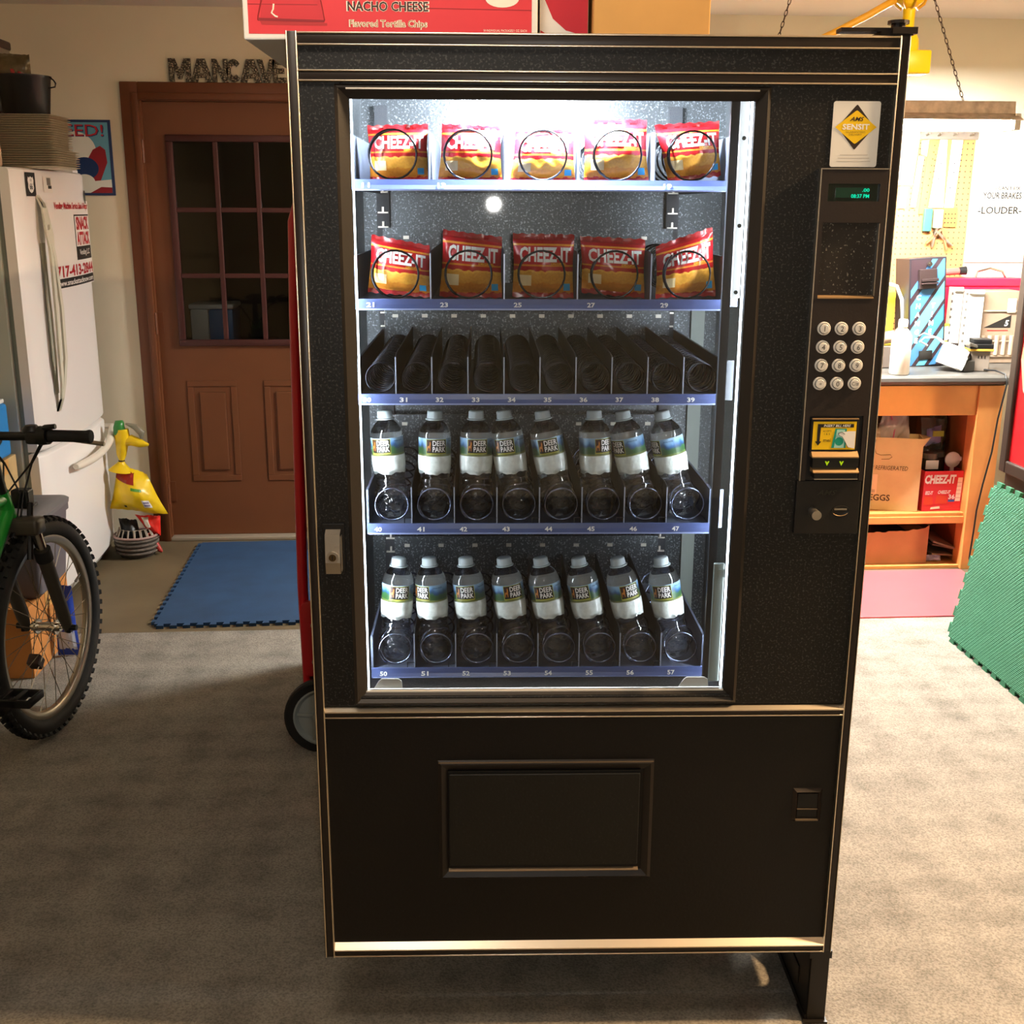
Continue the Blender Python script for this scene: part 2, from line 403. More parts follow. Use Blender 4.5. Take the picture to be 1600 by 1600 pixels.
# door: stiles, header, lower panel around the window
d = MB()
d.box(-.481, WX0 - .012, 0, .088, .70, 1.782, bev=.002).box(WX1 + .012, .481, 0, .088, .70, 1.782, bev=.002).box(WX0 - .012, WX1 + .012, 0, .088, WZ1 + .004, 1.782, bev=.002).box(WX0 - .012, WX1 + .012, 0, .088, .70, WZ0 - .004, bev=.002)
d.build('door_panel', panel_m, ven)
MB().box(-.481, .481, .003, .088, 1.782, 1.8535).build('header_panel', panel_m, ven)
MB().box(-.481, .481, .003, .088, .186, .70).build('lower_panel', hammer('lower_black_paint', '#0b0806', '#161210', .5), ven)
# window bezel (sloped inwards)
bz = MB()
def slope_frame(mb, x0, x1, z0, z1, wd, yo, yi, mi=0):
    o = [(x0, yo, z0), (x1, yo, z0), (x1, yo, z1), (x0, yo, z1)]; i_ = [(x0 + wd, yi, z0 + wd), (x1 - wd, yi, z0 + wd), (x1 - wd, yi, z1 - wd), (x0 + wd, yi, z1 - wd)]
    mb.add(o + i_, [(k, (k + 1) % 4, 4 + (k + 1) % 4, 4 + k) for k in range(4)], mi)
slope_frame(bz, WX0 - .022, WX1 + .022, WZ0 - .02, WZ1 + .012, .006, .0, -.006)
slope_frame(bz, WX0 - .016, WX1 + .016, WZ0 - .014, WZ1 + .006, .016, -.006, .012)
bz.build('window_bezel', bezel_m, ven)
MB().box(WX0 - .003, WX1 + .002, -.007, -.003, WZ1 + .0035, WZ1 + .006).build('chrome_strip', alu_m, ven)
MB().box(WX0 - .006, WX1 + .006, .014, .018, WZ0 - .004, WZ1 + .003).build('window_glass', front_glass_m, ven)
# rails and bright beads
def rail(x0, x1, z0, z1): MB().box(x0, x1, -.006, .004, z0, z1, bev=.0015).build('trim_rail', rail_m, ven, smooth=30)
rail(-.4945, -.4815, ZB, ZT); rail(.4815, .4945, ZB, ZT)
for xa, xb in ((-.4945, -.4815), (.4815, .4945)): MB().box(xa, xb, .004, .088, ZB, ZT).build('door_edge', rail_m, ven)
for z0, z1 in ((1.837, 1.8515), (1.7835, 1.796), (.6815, .6905), (.1755, .187)): rail(-.479, .4795, z0, z1)
def bead(x0, x1, z0, z1, y=-.0085): MB().box(x0, x1, y, .002, z0, z1, bev=min(z1 - z0, x1 - x0) * .3).build('trim_bead', alu_m, ven, smooth=60)
for z0, z1 in ((1.8515, 1.8545), (1.8345, 1.837), (1.796, 1.7985), (1.781, 1.7835), (.679, .6815), (.173, .1755)): bead(-.48, .48, z0, z1)
for x0, x1 in ((-.4965, -.4945), (-.4815, -.4792), (.4795, .4815), (.4945, .4955)): bead(x0, x1, ZB, ZT)
for z, h in ((.6905, .008), (.187, .012)):          # sloping bright ledges
    MB().loft([[(x, -.0095, z), (x, -.0095, z + .0022), (x, .003, z + h), (x, .003, z)] for x in (-.479, .4795)]).build('trim_ledge', alu_m, ven)
# light fittings
MB().cyl((-.19, .125, 1.803), (.05, .125, 1.803), .010, n=12).build('lamp_tube', lamp_m, ven)
MB().box(-.30, .12, .112, .138, 1.815, 1.826).build('lamp_holder', white_m, ven)
for x0, x1 in ((WX0 + .0005, WX0 + .0032), (WX1 - .0045, WX1 - .0012)):
    MB().box(x0, x1, .020, .024, WZ0 + .005, WZ1 - .003).build('led_strip', led_m, ven)
diode_m = emat('diode_glow', (.84, .93, 1), LEDIN)
for x0, x1 in ((WX0 - .030, WX0 - .022), (WX1 + .022, WX1 + .030)):
    MB().box(x0, x1, .089, .091, WZ0 + .02, WZ1 - .02).build('diode_strip', diode_m, ven)
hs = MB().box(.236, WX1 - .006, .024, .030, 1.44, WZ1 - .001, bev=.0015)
hs.build('glowing_plate', pm('glowing_plate_white', '#e8ecf0', .4, emit=(.86, .94, 1), es=.75), ven)  # white plate given a glow of its own to read bright
sk = pm('screw_head', '#5d6262', .4, metal=.8)
for z in (1.70, 1.56, 1.45): MB().cyl((.2435, .021, z), (.2435, .025, z), .0035, n=10).build('screw', sk, ven)
MB().box(.231, WX1 - .006, .024, .03, .735, .966, bev=.002).box(.24, .25, .022, .0245, .94, .955).build('lower_hinge_plate', pm('grey_zinc', '#8f9a97', .4, metal=.5), ven)
MB().box(.222, .2365, .03, .04, .735, 1.766).build('liner_edge', traydk_m, ven)
sill = MB().box(WX0 - .004, WX1, .010, .022, WZ0 - .006, WZ0 + .003)
sill.build('window_sill', white_m, ven)
for xa, xb in ((-.392, -.338), (.175, .232)):
    MB().prism([(xa, WZ0), (xb, WZ0), (xb - .002, WZ0 + .017), (xb - .008, WZ0 + .021), (xa + .016, WZ0 + .021), (xa + .010, WZ0 + .016)], .0, .002, xf=frame_xf((0, .026, 0), (1, 0, 0), (0, 0, 1))).build('sill_tab', white_m, ven)
MB().box(-.24, -.12, .30, .302, .60, .68).build('note_paper', pm('pale_paper', '#a9ae9c', .8), ven)
MB().box(.02, .08, .30, .302, .59, .67).build('note_paper', pm('pale_paper', '#a9ae9c', .8), ven)
# back rails with slot tabs
for xr in (-.407, .231):
    MB().box(xr - .014, xr + .014, .655, .679, .58, 1.80).build('back_rail', traydk_m, ven)
    for z in (1.62, 1.577, 1.546, 1.36, 1.33, 1.127, 1.095, .833, .80):
        MB().box(xr - .011, xr + .011, .648, .655, z - .0015, z + .0015).box(xr - .002, xr + .002, .648, .655, z, z + .012).build('slot_tab', steel_m, ven)
MB().box(.285, .315, .66, .675, .60, 1.46).build('wire_channel', pm('grey_channel', '#8b918c', .5), ven)

TR = [  # floor z, front height of dividers, columns, coil radius, pitch, turns, numbers
    (1.631, .082, 5, .0415, .062, 8, ['11', '13', '15', '17', '19']),
    (1.427, .082, 5, .0415, .062, 8, ['21', '23', '25', '27', '29']),
    (1.257, .070, 10, .0265, .023, 22, [str(i) for i in range(30, 40)]),
    (1.013, .072, 8, .031, .070, 7, [str(i) for i in range(40, 48)]),
    (.723, .072, 8, .031, .070, 7, [str(i) for i in range(50, 58)])]
TX0, TX1, TY0, TY1 = -.411, .243, .12, .648
NUMX = {0: 0.022, 1: .024, 2: .014, 3: .017, 4: .020}
for ti, (zf, dh, nc, cr, pitch, turns, nums) in enumerate(TR):
    tx0, tx1 = (TX0, TX1) if ti < 3 else (-.401, .236)
    tb = MB().box(tx0, tx1, TY0, TY1, zf - .003, zf)
    tb.box(tx0 - .004, tx0, TY0, TY1, zf - .014, zf + dh * .95).box(tx1, tx1 + .004, TY0, TY1, zf - .014, zf + dh * .95)
    if tx1 > 0: tb.box(tx1 + .004, tx1 + .028, TY0 + .01, TY0 + .013, zf - .01, zf + dh * .9)
    tr_o = tb.build('tray', tray_m if ti != 2 else traydk_m, ven)
    MB().box(tx0 + .004, tx1 - .012, TY1 - .012, TY1 - .006, zf, zf + .118).build('tray_back', inner_m, tr_o)
    MB().loft([[(x, TY0, zf + .0035), (x, TY0 - .004, zf + .0035), (x, TY0 - .006, zf - .006), (x, TY0 - .010, zf - .0145), (x, TY0, zf - .0145)] for x in (tx0 - .003, tx1 + .003)]).build('price_strip', strip_m, tr_o)
    MB().box(tx0, tx1, TY0 - .0105, TY0 - .006, zf - .0155, zf - .0128).build('strip_edge', pm('strip_edge_sheen', '#a3b1e0', .3), tr_o)  # lower lip painted lighter for the light it reflects
    cw = (tx1 - tx0) / nc
    # divider, coil
    dv = MB(); y0, y1 = TY0 + .002, TY1 - .014
    dv.loft([[(x, y0, zf), (x, y0, zf + dh), (x, y0 + .03, zf + dh + .004), (x, y1, zf + dh + .004), (x, y1, zf)] for x in (-.0008, .0008)])
    dv.box(-.0011, .0011, y0 - .001, y0 + .0005, zf, zf + dh, 1).box(0, .014, y0, y0 + .0015, zf, zf + .0015, 1)  # front edge lightened to paint in the light it catches
    if ti > 2: dv.box(-.0145, -.013, y0 - .001, y0 + .001, zf, zf + .013).box(-.0145, 0, y0 - .001, y0 + .001, zf + .0125, zf + .0138)
    dsrc = None
    for c in range(1, nc):
        if dsrc is None: dsrc = dv.build('divider', [tray_m if ti < 2 else traydk_m, pm('painted_divider_glint', '#aab2c6', .3, metal=.3)], tr_o); dsrc.location = (tx0 + c * cw, 0, 0)
        else: part_copy(dsrc, tr_o, (tx0 + c * cw, 0, 0))
    seg = 26; pts = []
    N = int(turns * seg)
    for i in range(N):
        a = -PI / 2 - .55 - 2 * PI * i / seg; tn = i / seg
        yy = TY0 + .012 + (.010 * tn if tn < 1 else .010 + (tn - 1) * pitch)
        if yy > TY1 - .02: break
        pts.append((cr * math.cos(a), yy, zf + cr + .004 + cr * math.sin(a)))
    cmat = coil_m if ti < 3 else pm('highlight_toned_coil_wire', '#7d849c', .22, metal=1.)  # bottle tray coils lightened to paint in their bluish highlights
    cm = MB().tube(pts, .0019 if ti != 2 else .0016, n=6)
    csrc = None
    for c in range(nc):
        loc = (tx0 + (c + .5) * cw + (.004 if ti == 2 else .002), 0, 0)
        if csrc is None: csrc = cm.build('coil', cmat, tr_o, smooth=180); csrc.location = loc
        else: part_copy(csrc, tr_o, loc)
        MB().text(nums[c], .0088, frame_xf((tx0 + c * cw + NUMX[ti], TY0 - .0068, zf - .0068), (1, 0, 0), (0, .42, 1)), w=.0140, bold=.03, z=.0012).build('number', whiteink_m, tr_o)
    for c in range(nc if nc < 9 else 10):               # back clips
        MB().box(tx0 + (c + .42) * cw - .006, tx0 + (c + .42) * cw + .006, TY1 - .018, TY1 - .012, zf + .094, zf + .101).build('clip', steel_m, tr_o)

# lock handle in its pocket
lk = MB().box(-.4705, -.4315, -.004, .004, .958, 1.050, bev=.0015).build('lock_pocket', black_m, ven)
h = MB(); prof = [(-.006, 1.040), (-.020, 1.034), (-.022, 1.006), (-.024, .984), (-.020, .9625), (-.004, .961)]
h.loft([[(x, y, z) for y, z in prof] + [(x, y + .0025, z) for y, z in prof[::-1]] for x in (-.4645, -.4385)])
h.build('lock_handle', steel_m, ven)
MB().box(-.4382, -.4365, -.016, 0, .966, 1.03).build('handle_side', steel_m, ven)
q = MB().cyl((-.4515, -.0265, .994), (-.4515, -.0215, .994), .0105, n=20).cyl((-.4515, -.0275, .994), (-.4515, -.026, .994), .0065, n=16, mi=1).box(-.4523, -.4507, -.0282, -.027, .990, .998, mi=2)
q.build('lock_cylinder', [steel_m, pm('dark_brass', '#6b5a3c', .3, metal=.9), ink_m], ven, smooth=40)

# pickup door
slot = MB(); slope_frame(slot, -.274, .133, .337, .588, .007, .003, -.004); slope_frame(slot, -.267, .126, .344, .581, .012, -.004, .002)
slot.build('pickup_frame', pm('pickup_frame_paint', '#1d1815', .42), ven)
MB().box(-.2545, .1075, -.0015, .0015, .358, .568).build('pickup_recess', pm('recess_black', '#050505', .6), ven)
MB().box(-.253, .106, -.006, -.0015, .371, .563, bev=.0015).build('pickup_flap', hammer('flap_black', '#161614', '#22221f', .4), ven)
MB().loft([[(x, -.0075, .3585), (x, -.0075, .3600), (x, -.001, .3635), (x, -.001, .3585)] for x in (-.255, .108)]).build('pickup_ledge', pm('painted_edge_highlight', '#7a6b58', .35, metal=.6), ven)  # ledge highlight painted in as a lighter metal tone
MB().box(-.272, .131, -.0055, -.0035, .5855, .5872).build('pickup_lip', pm('painted_edge_highlight', '#7a6b58', .35, metal=.6), ven)  # highlight line of the upper lip, painted in the same tone
# coin return
cr_ = MB(); slope_frame(cr_, .400, .456, .455, .525, .006, .003, -.003); slope_frame(cr_, .406, .450, .461, .519, .004, -.003, .002)
cr_.build('coin_return', rail_m, ven)
MB().box(.409, .447, -.001, .002, .465, .515).build('coin_cup', pm('recess_black', '#050505', .6), ven)
MB().box(.4085, .4475, -.003, 0, .4825, .484).box(.406, .449, -.0055, -.001, .460, .4625).build('coin_cup_edge', pm('painted_edge_highlight', '#7a6b58', .35, metal=.6), ven)  # cup edges share the painted highlight tone

# control panel
cpm = pm('control_panel_paint', '#241c19', .42, bump=.12, bs=240)
cp = MB()
PX0, PX1 = .3665, .4775
def cpbox(x0, x1, z0, z1, mi=0): cp.box(x0, x1, -.011, .001, z0, z1, mi)
cpbox(PX0, PX1, 1.628, 1.652); cpbox(PX0, .3795, 1.600, 1.628); cpbox(.4655, PX1, 1.600, 1.628); cpbox(PX0, PX1, 1.566, 1.600)
cpbox(PX0, .3745, 1.444, 1.566); cpbox(.4695, PX1, 1.444, 1.566); cpbox(PX0, PX1, 1.243, 1.444); cpbox(PX0, .376, 1.128, 1.243); cpbox(.470, PX1, 1.128, 1.243)
pan = cp.build('control_panel', cpm, ven)
MB().box(PX0 - .0015, PX0 + .0005, -.0125, 0, 1.128, 1.652).box(PX0, PX1, -.0122, 0, 1.6505, 1.6522).build('panel_edge', steel_m, pan)
MB().box(.3795, .4655, -.004, -.002, 1.600, 1.628).build('display', pm('display_green', '#0d2018', .15, spec=.6), pan)
MB().box(.394, .449, -.0052, -.0042, 1.606, 1.622).build('display_field', pm('display_field_green', '#1d3a2b', .2, emit='#1d4a33', es=.12), pan)
glow = emat('display_digits', '#12e8b0', 1.1)
MB().text('08:37 PM', .0062, FRONT(.4345, -.0056, 1.6085), w=.030, bold=.02).build('display_time', glow, pan)
MB().text('.00', .0055, FRONT(.4435, -.0056, 1.618), w=.012, bold=.02).build('display_price', glow, pan)
MB().box(.3745, .4695, -.003, 0, 1.444, 1.566).build('speaker_grille', hammer('speckled_grille', '#2b2724', '#8d8a80', .35, .63), pan)
MB().loft([[(x, -.0125, 1.4425), (x, -.0125, 1.4445), (x, -.003, 1.4475), (x, -.003, 1.4425)] for x in (.3745, .469)]).build('grille_ledge', pm('tan_edge_tone', '#a98a62', .4, metal=.5), pan)  # ledge in a lighter tan than the panel
MB().box(.4685, .4697, -.0118, -.003, 1.447, 1.565).build('grille_edge', steel_m, pan)
key_m = pm('grey_key', '#d9d8d4', .35); keyl_m = pm('key_legend', '#1f1e1d', .5)
for r, row in enumerate((('1', '2', '3'), ('4', '5', '6'), ('7', '8', '9'), ('*', '0', 'C/#'))):
    for c, ch in enumerate(row):
        x, z = (.3890, .4187, .4488)[c] - (.0005 if r == 3 else 0), 1.3925 - r * .0311
        kx = frame_xf((x, -.011, z), (1, 0, 0), (0, 0, 1)); m = MB()
        m.lathe([(.0113, -.001), (.0113, .002), (.0106, .003), (.0085, .003), (.0083, .0024), (.0079, .0024), (.0077, .0062), (.0070, .0068)], n=24, xf=kx)
        m.lathe([(.0088, .0031), (.0079, .0031)], n=24, mi=1, xf=kx, cap=False)
        m.text(ch, .0086 if len(ch) == 1 and ch != '*' else (.0045 if ch == '*' else .0065), kx, mi=1, w=.012 if ch == 'C/#' else None, z=.0071)
        m.build('key', [key_m, keyl_m], pan, smooth=40)
# bill acceptor
bl = MB().box(.376, .470, -.006, .002, 1.128, 1.243)
bl.box(.379, .4615, -.014, -.004, 1.180, 1.239, bev=.001)
bil = bl.build('bill_acceptor', black_m, ven)
tan_m = pm('tan_edge_tone', '#a98a62', .4, metal=.5)  # lighter tan for hood, lip and edges
MB().box(.380, .4605, -.0165, -.0125, 1.2375, 1.2392).build('bill_top_edge', tan_m, bil)
MB().box(.3825, .4575, -.0150, -.0140, 1.1845, 1.2335).build('bill_label', yellow_m, bil)
st = FRONT(.42, -.0151, 1.209); a = MB()
a.plate([(-.029, .0145), (.033, .0145), (.033, .0205), (-.029, .0205)], 0, st, .0002)
a.plate([(-.030, .0205), (-.030, -.010), (-.033, -.010), (-.0275, -.0175), (-.022, -.010), (-.025, -.010), (-.024, .0205)], 0, st, .0003)
a.text('INSERT BILL HERE', .0042, st, 1, w=.046, bold=.015, slant=.25, z=.0005, u0=.004, v0=.0175)
a.text('ACCEPTS', .0034, st, 0, w=.014, z=.0004, u0=-.013, v0=.008); a.text('1 & 5', .0032, st, 0, w=.010, z=.0004, u0=-.013, v0=.003)
a.text('mei', .0062, st, 0, w=.0125, bold=.01, z=.0004, u0=-.0125, v0=-.008)
a.plate([(.001, .0125), (.021, .0125), (.021, -.0215), (-.004, -.0215)], 2, st, .0004); a.plate([(.004, .0108), (.018, .0108), (.018, -.0215), (.0005, -.0215)], 3, st, .0005)
a.plate(arc(.009, -.010, .0075, 0, 2 * PI, 16), 2, st, .0006)
a.plate([(.0365, .008), (.024, .008), (.012, .006), (.0065, .0045), (.0075, .001), (.014, -.002), (.024, -.020), (.0365, -.0225)], 1, st, .0008)
a.tube([st @ Vector((p[0], p[1], .0009)) for p in ((.018, .003), (.0125, .0065), (.007, .005), (.0078, .001), (.014, -.002), (.025, -.0205))], .0004, n=4, mi=0)
a.build('label_print', [ink_m, whiteink_m, pm('teal_print', '#189a82', .5), pm('pale_teal_print', '#a9dccf', .5)], bil)
MB().loft([[(x, y, z) for y, z in ((-.014, 1.181), (-.024, 1.1735), (-.024, 1.1715), (-.006, 1.1715), (-.006, 1.181))] for x in (.382, .463)]).build('bill_hood', tan_m, bil)
MB().box(.3835, .4635, -.023, -.004, 1.1535, 1.1715).build('bill_mouth', black_m, bil)
arrow_m = emat('arrow_glow', '#b8d61a', .9)
ar = MB()
for x in (.4085, .4335):
    ar.add([(x - .004, -.0234, 1.1655), (x - .0012, -.0234, 1.1655), (x, -.0234, 1.1625), (x + .0012, -.0234, 1.1655), (x + .004, -.0234, 1.1655), (x, -.0234, 1.1575)], [(0, 1, 2, 5), (2, 3, 4, 5)])
ar.build('bill_arrows', arrow_m, bil)
MB().loft([[(x, y, z) for y, z in ((-.018, 1.1530), (-.027, 1.1465), (-.027, 1.1450), (-.006, 1.1450), (-.006, 1.1530))] for x in (.3845, .4645)]).build('bill_lip', tan_m, bil)
MB().box(.387, .463, -.026, -.004, 1.1352, 1.145).build('bill_slot', pm('recess_black', '#050505', .6), bil)
MB().box(.387, .463, -.027, -.004, 1.1335, 1.1352).build('bill_slot_edge', steel_m, bil)
# coin panel
cpn = MB().box(.3625, .4765, -.009, .002, 1.031, 1.1275, bev=.0015).build('coin_panel', pm('coin_panel_black', '#141211', .45, bump=.1, bs=260), ven)
MB().text('AMS', .0092, FRONT(.4165, -.0092, 1.1065), w=.031, slant=.45, z=.0012, bold=.01).build('emblem', pm('dull_emblem', '#45443e', .35, metal=.7), cpn)
MB().cyl((.3925, -.008, 1.0725), (.3925, -.040, 1.0725), .0075, .0085, n=20).build('coin_knob', steel_m, cpn, smooth=40)
MB().lathe([(.016, 0), (.0155, .0015), (.012, .0004), (0.001, -.0002)], n=28, xf=frame_xf((.443, -.0088, 1.073), (1, 0, 0), (0, 0, 1)) @ Matrix.Diagonal((1, .62, 1, 1))).box(.432, .454, -.0105, -.0088, 1.0745, 1.0775, mi=1).build('coin_slot', [black_m, steel_m], cpn, smooth=50)
MB().tube([(.443 + .0145 * math.cos(a_), -.0098, 1.073 + .0092 * math.sin(a_)) for a_ in [-PI * .85 + PI * .7 * i / 10 for i in range(11)]], .0006, n=5).build('coin_slot_edge', tan_m, cpn)
# label card on the door
cdl = MB().prism(rrect(.3815, .4585, 1.6545, 1.7565, .004), 0, .0012, xf=frame_xf((0, -.0002, 0), (1, 0, 0), (0, 0, 1))).build('label_card', white_m, ven)
c0 = FRONT(.4200, -.0015, 1.7165); a = MB()
def rdia(rx, ry, r): return [(rx * x, ry * y) for x, y in [(1 - r, r), (1, 0), (1 - r, -r), (r, -1 + r), (0, -1 + r * .4), (-r, -1 + r), (-1 + r, -r), (-1, 0), (-1 + r, r), (-r, 1 - r), (0, 1 - r * .4), (r, 1 - r)]]
a.plate(rdia(.0300, .0355, .06), 0, c0, .0002); a.plate(rdia(.0340, .0265, .07), 1, c0, .0005)
a.text('AMS', .0068, c0, 0, w=.021, slant=.4, bold=.02, z=.0008, u0=.001, v0=.0125)
a.text('SENSIT', .0090, c0, 2, w=.044, bold=.03, z=.0008, v0=.0005); a.text('GUARANTEED', .0030, c0, 3, w=.032, z=.0008, v0=-.0075); a.text('DELIVERY', .0030, c0, 3, w=.021, z=.0008, v0=-.0115)
for i, wd in enumerate((.046, .052, .056)): a.plate([(-wd / 2, -.0425 - i * .005), (wd / 2, -.0425 - i * .005), (wd / 2, -.0435 - i * .005), (-wd / 2, -.0435 - i * .005)], 4, c0, .0002)
a.build('card_print', [pm('dark_brown_print', '#2e221c', .5), yellow_m, whiteink_m, pm('olive_print', '#8a7420', .5), pm('pale_grey_print', '#c9c4ba', .6)], cdl)
# top hinge and legs
hg = MB().box(.448, .500, -.004, .05, ZT, ZT + .006).cyl((.478, .006, ZT), (.478, .006, ZT + .022), .011, n=14).box(.385, .475, .0, .028, ZT + .006, ZT + .012).cyl((.478, .006, ZT + .018), (.478, .006, ZT + .023), .017, n=14).box(.465, .505, -.01, .015, ZT + .002, ZT + .012)
hg.build('top_hinge', pm('dark_hinge', '#241d1a', .45, metal=.4), ven)
leg_m = pm('black_leg', '#16120f', .45)
lg = MB().box(.460, .497, -.002, .03, .0115, .163, bev=.002)
lg.add([(.458, .0, .0085), (.458, .34, .0085), (.458, .34, .166), (.458, .22, .166), (.458, .14, .075), (.458, .05, .166), (.458, .0, .166)], [(0, 1, 4), (1, 2, 3), (1, 3, 4), (0, 4, 5, 6)])
lg.box(.4555, .47, .0, .34, .0085, .022).box(.4555, .462, .06, .30, .05, .09).box(.456, .50, -.004, .02, .155, .172)
lg.build('leg', leg_m, ven)
MB().box(.452, .50, -.01, .045, .0075, .012).build('foot_pad', leg_m, ven)
MB().box(-.47, -.43, .62, .80, .0075, .172, bev=.002).build('leg', leg_m, ven)
MB().box(.43, .47, .62, .80, .0075, .172, bev=.002).build('leg', leg_m, ven)
MB().box(-.47, -.43, .40, .46, .0075, .172, bev=.002).build('leg', leg_m, ven)
MB().box(-.462, -.43, .03, .06, .158, .172).build('leg_bracket', leg_m, ven)

# ------------------------------------------------------------------ pillows (bags)
def pillow(quad, bulge, seed=0, nu=20, nv=20, wr=.0025, back=.6, seal=.08, pw=.6):
    """quad TL TR BR BL in (x, z); returns (front fn, MB)"""
    TL, TR_, BR, BL = [Vector((q[0], 0, q[1])) for q in quad]
    def pos(u, v, s=-1):
        b = BL.lerp(BR, u); t = TL.lerp(TR_, u); p = b.lerp(t, v)
        vv = min(max((v - seal) / (1 - 2 * seal), 0), 1)
        e = (max(math.sin(PI * u), 0) ** pw) * (max(math.sin(PI * vv), 0) ** pw)
        edge = math.sin(PI * vv)
        p = p + (Vector(((BL + BR + TL + TR_) / 4)) - p) * .035 * edge * (abs(2 * u - 1) ** 3)
        n = noise.noise(Vector((u * 3.2 + seed * 7.1, v * 3.0, seed))) + .6 * noise.noise(Vector((u * 9 + seed, v * 7, seed * 3)))
        fold = math.sin(u * 9 + seed * 2 + 5 * v) * math.exp(-((vv - .02) / .16) ** 2) + math.sin(u * 11 + seed) * math.exp(-((vv - .98) / .14) ** 2)
        y = s * (bulge if s < 0 else bulge * back) * e + n * wr * (1 if 0 < u < 1 else .4) + fold * wr * .8
        return Vector((p.x, y, p.z + (.0012 * math.sin(u * 40 + seed) if v in (0, 1) else 0)))
    mb = MB()
    mb.grid(lambda u, v: pos(u, v, -1), nu, nv); mb.grid(lambda u, v: pos(1 - u, v, 1), nu, nv)
    return pos, mb

def snack_material():
    k = NT('snack_bag_print'); b = k.n('BsdfPrincipled'); k.l(b.outputs[0], k.out.inputs[0]); b.inputs['Roughness'].default_value = .27
    uv = k.n('UVMap'); sp = k.n('SeparateXYZ'); k.l(uv.outputs[0], sp.inputs[0])
    n = k.n('TexNoise'); n.inputs['Scale'].default_value = 9; n.inputs['Detail'].default_value = 3; k.l(uv.outputs[0], n.inputs['Vector'])
    md = k.n('Math', operation='MULTIPLY_ADD'); k.l(n.outputs['Fac'], md.inputs[0]); md.inputs[1].default_value = .14; k.l(sp.outputs[1], md.inputs[2])
    r1 = k.ramp([(0, '#a81a22'), (.15, '#d98a2c'), (.30, '#e2a23e'), (.46, '#f0b64a'), (.50, '#b5141f')], 'CONSTANT'); k.l(md.outputs[0], r1.inputs[0])
    r2 = k.ramp([(0, (0, 0, 0)), (.445, (1, 1, 1))], 'CONSTANT'); k.l(sp.outputs[1], r2.inputs[0])
    top = k.ramp([(0, '#b5141f'), (.50, '#e08a2a'), (.525, '#c01722'), (.82, '#e8962e'), (.85, '#b5141f'), (.90, '#8e1019')], 'CONSTANT'); k.l(sp.outputs[1], top.inputs[0])
    mx = k.n('Mix', data_type='RGBA'); k.l(r2.outputs[0], mx.inputs[0]); k.l(r1.outputs[0], mx.inputs[6]); k.l(top.outputs[0], mx.inputs[7])
    n3 = k.n('TexNoise'); n3.inputs['Scale'].default_value = 26; n3.inputs['Detail'].default_value = 4; k.l(uv.outputs[0], n3.inputs['Vector'])
    r3 = k.ramp([(.35, (.72, .6, .5)), (.6, (1, 1, 1))]); k.l(n3.outputs['Fac'], r3.inputs[0])
    m2 = k.n('Mix', data_type='RGBA', blend_type='MULTIPLY'); m2.inputs[0].default_value = .5; k.l(mx.outputs[2], m2.inputs[6]); k.l(r3.outputs[0], m2.inputs[7])
    k.l(m2.outputs[2], b.inputs['Base Color']); return k.m
snack_m = snack_material()
badge_m = pm('blue_badge', '#2f9fd0', .35); cracker_m = pm('cracker_print', '#f2d9a6', .4)
QB = [
 [[(-.39, 1.7232), (-.2787, 1.7259), (-.2846, 1.6294), (-.3871, 1.629)], [(-.2587, 1.726), (-.1549, 1.7224), (-.1502, 1.6289), (-.2666, 1.6284)], [(-.1291, 1.7172), (-.0261, 1.7167), (-.0188, 1.6284), (-.1389, 1.6279)], [(-.0096, 1.7338), (.1025, 1.7344), (.1119, 1.6279), (-.0063, 1.6285)], [(.113, 1.7238), (.2309, 1.7309), (.2391, 1.6383), (.145, 1.6259)]],
 [[(-.3874, 1.5402), (-.2657, 1.5206), (-.2772, 1.428), (-.3971, 1.4379)], [(-.2585, 1.5451), (-.1386, 1.5321), (-.1451, 1.4237), (-.2669, 1.4257)], [(-.1328, 1.5355), (-.0124, 1.5337), (-.016, 1.4205), (-.1335, 1.4226)], [(-.0112, 1.5337), (.1074, 1.5285), (.1134, 1.4231), (-.0069, 1.4331)], [(.1264, 1.514), (.2287, 1.549), (.2513, 1.4257), (.1298, 1.4208)]]]
BL_ = [['red cracker bag at the left end of the top tray, above number 11', 'red cracker bag second from left in the top tray, glaring white under the lamp', 'red cracker bag in the middle of the top tray, glaring white under the lamp', 'red cracker bag second from right in the top tray, its top edge tallest', 'red cracker bag at the right end of the top tray, lower left corner folded'],
       ['red cracker bag above number 21, its top sloping down to the right', 'red cracker bag in the second tray between number 21 and number 25', 'red cracker bag in the middle of the second tray, above number 25', 'red cracker bag above number 27 in the second tray', 'red cracker bag above number 29, its top rising to the right']]
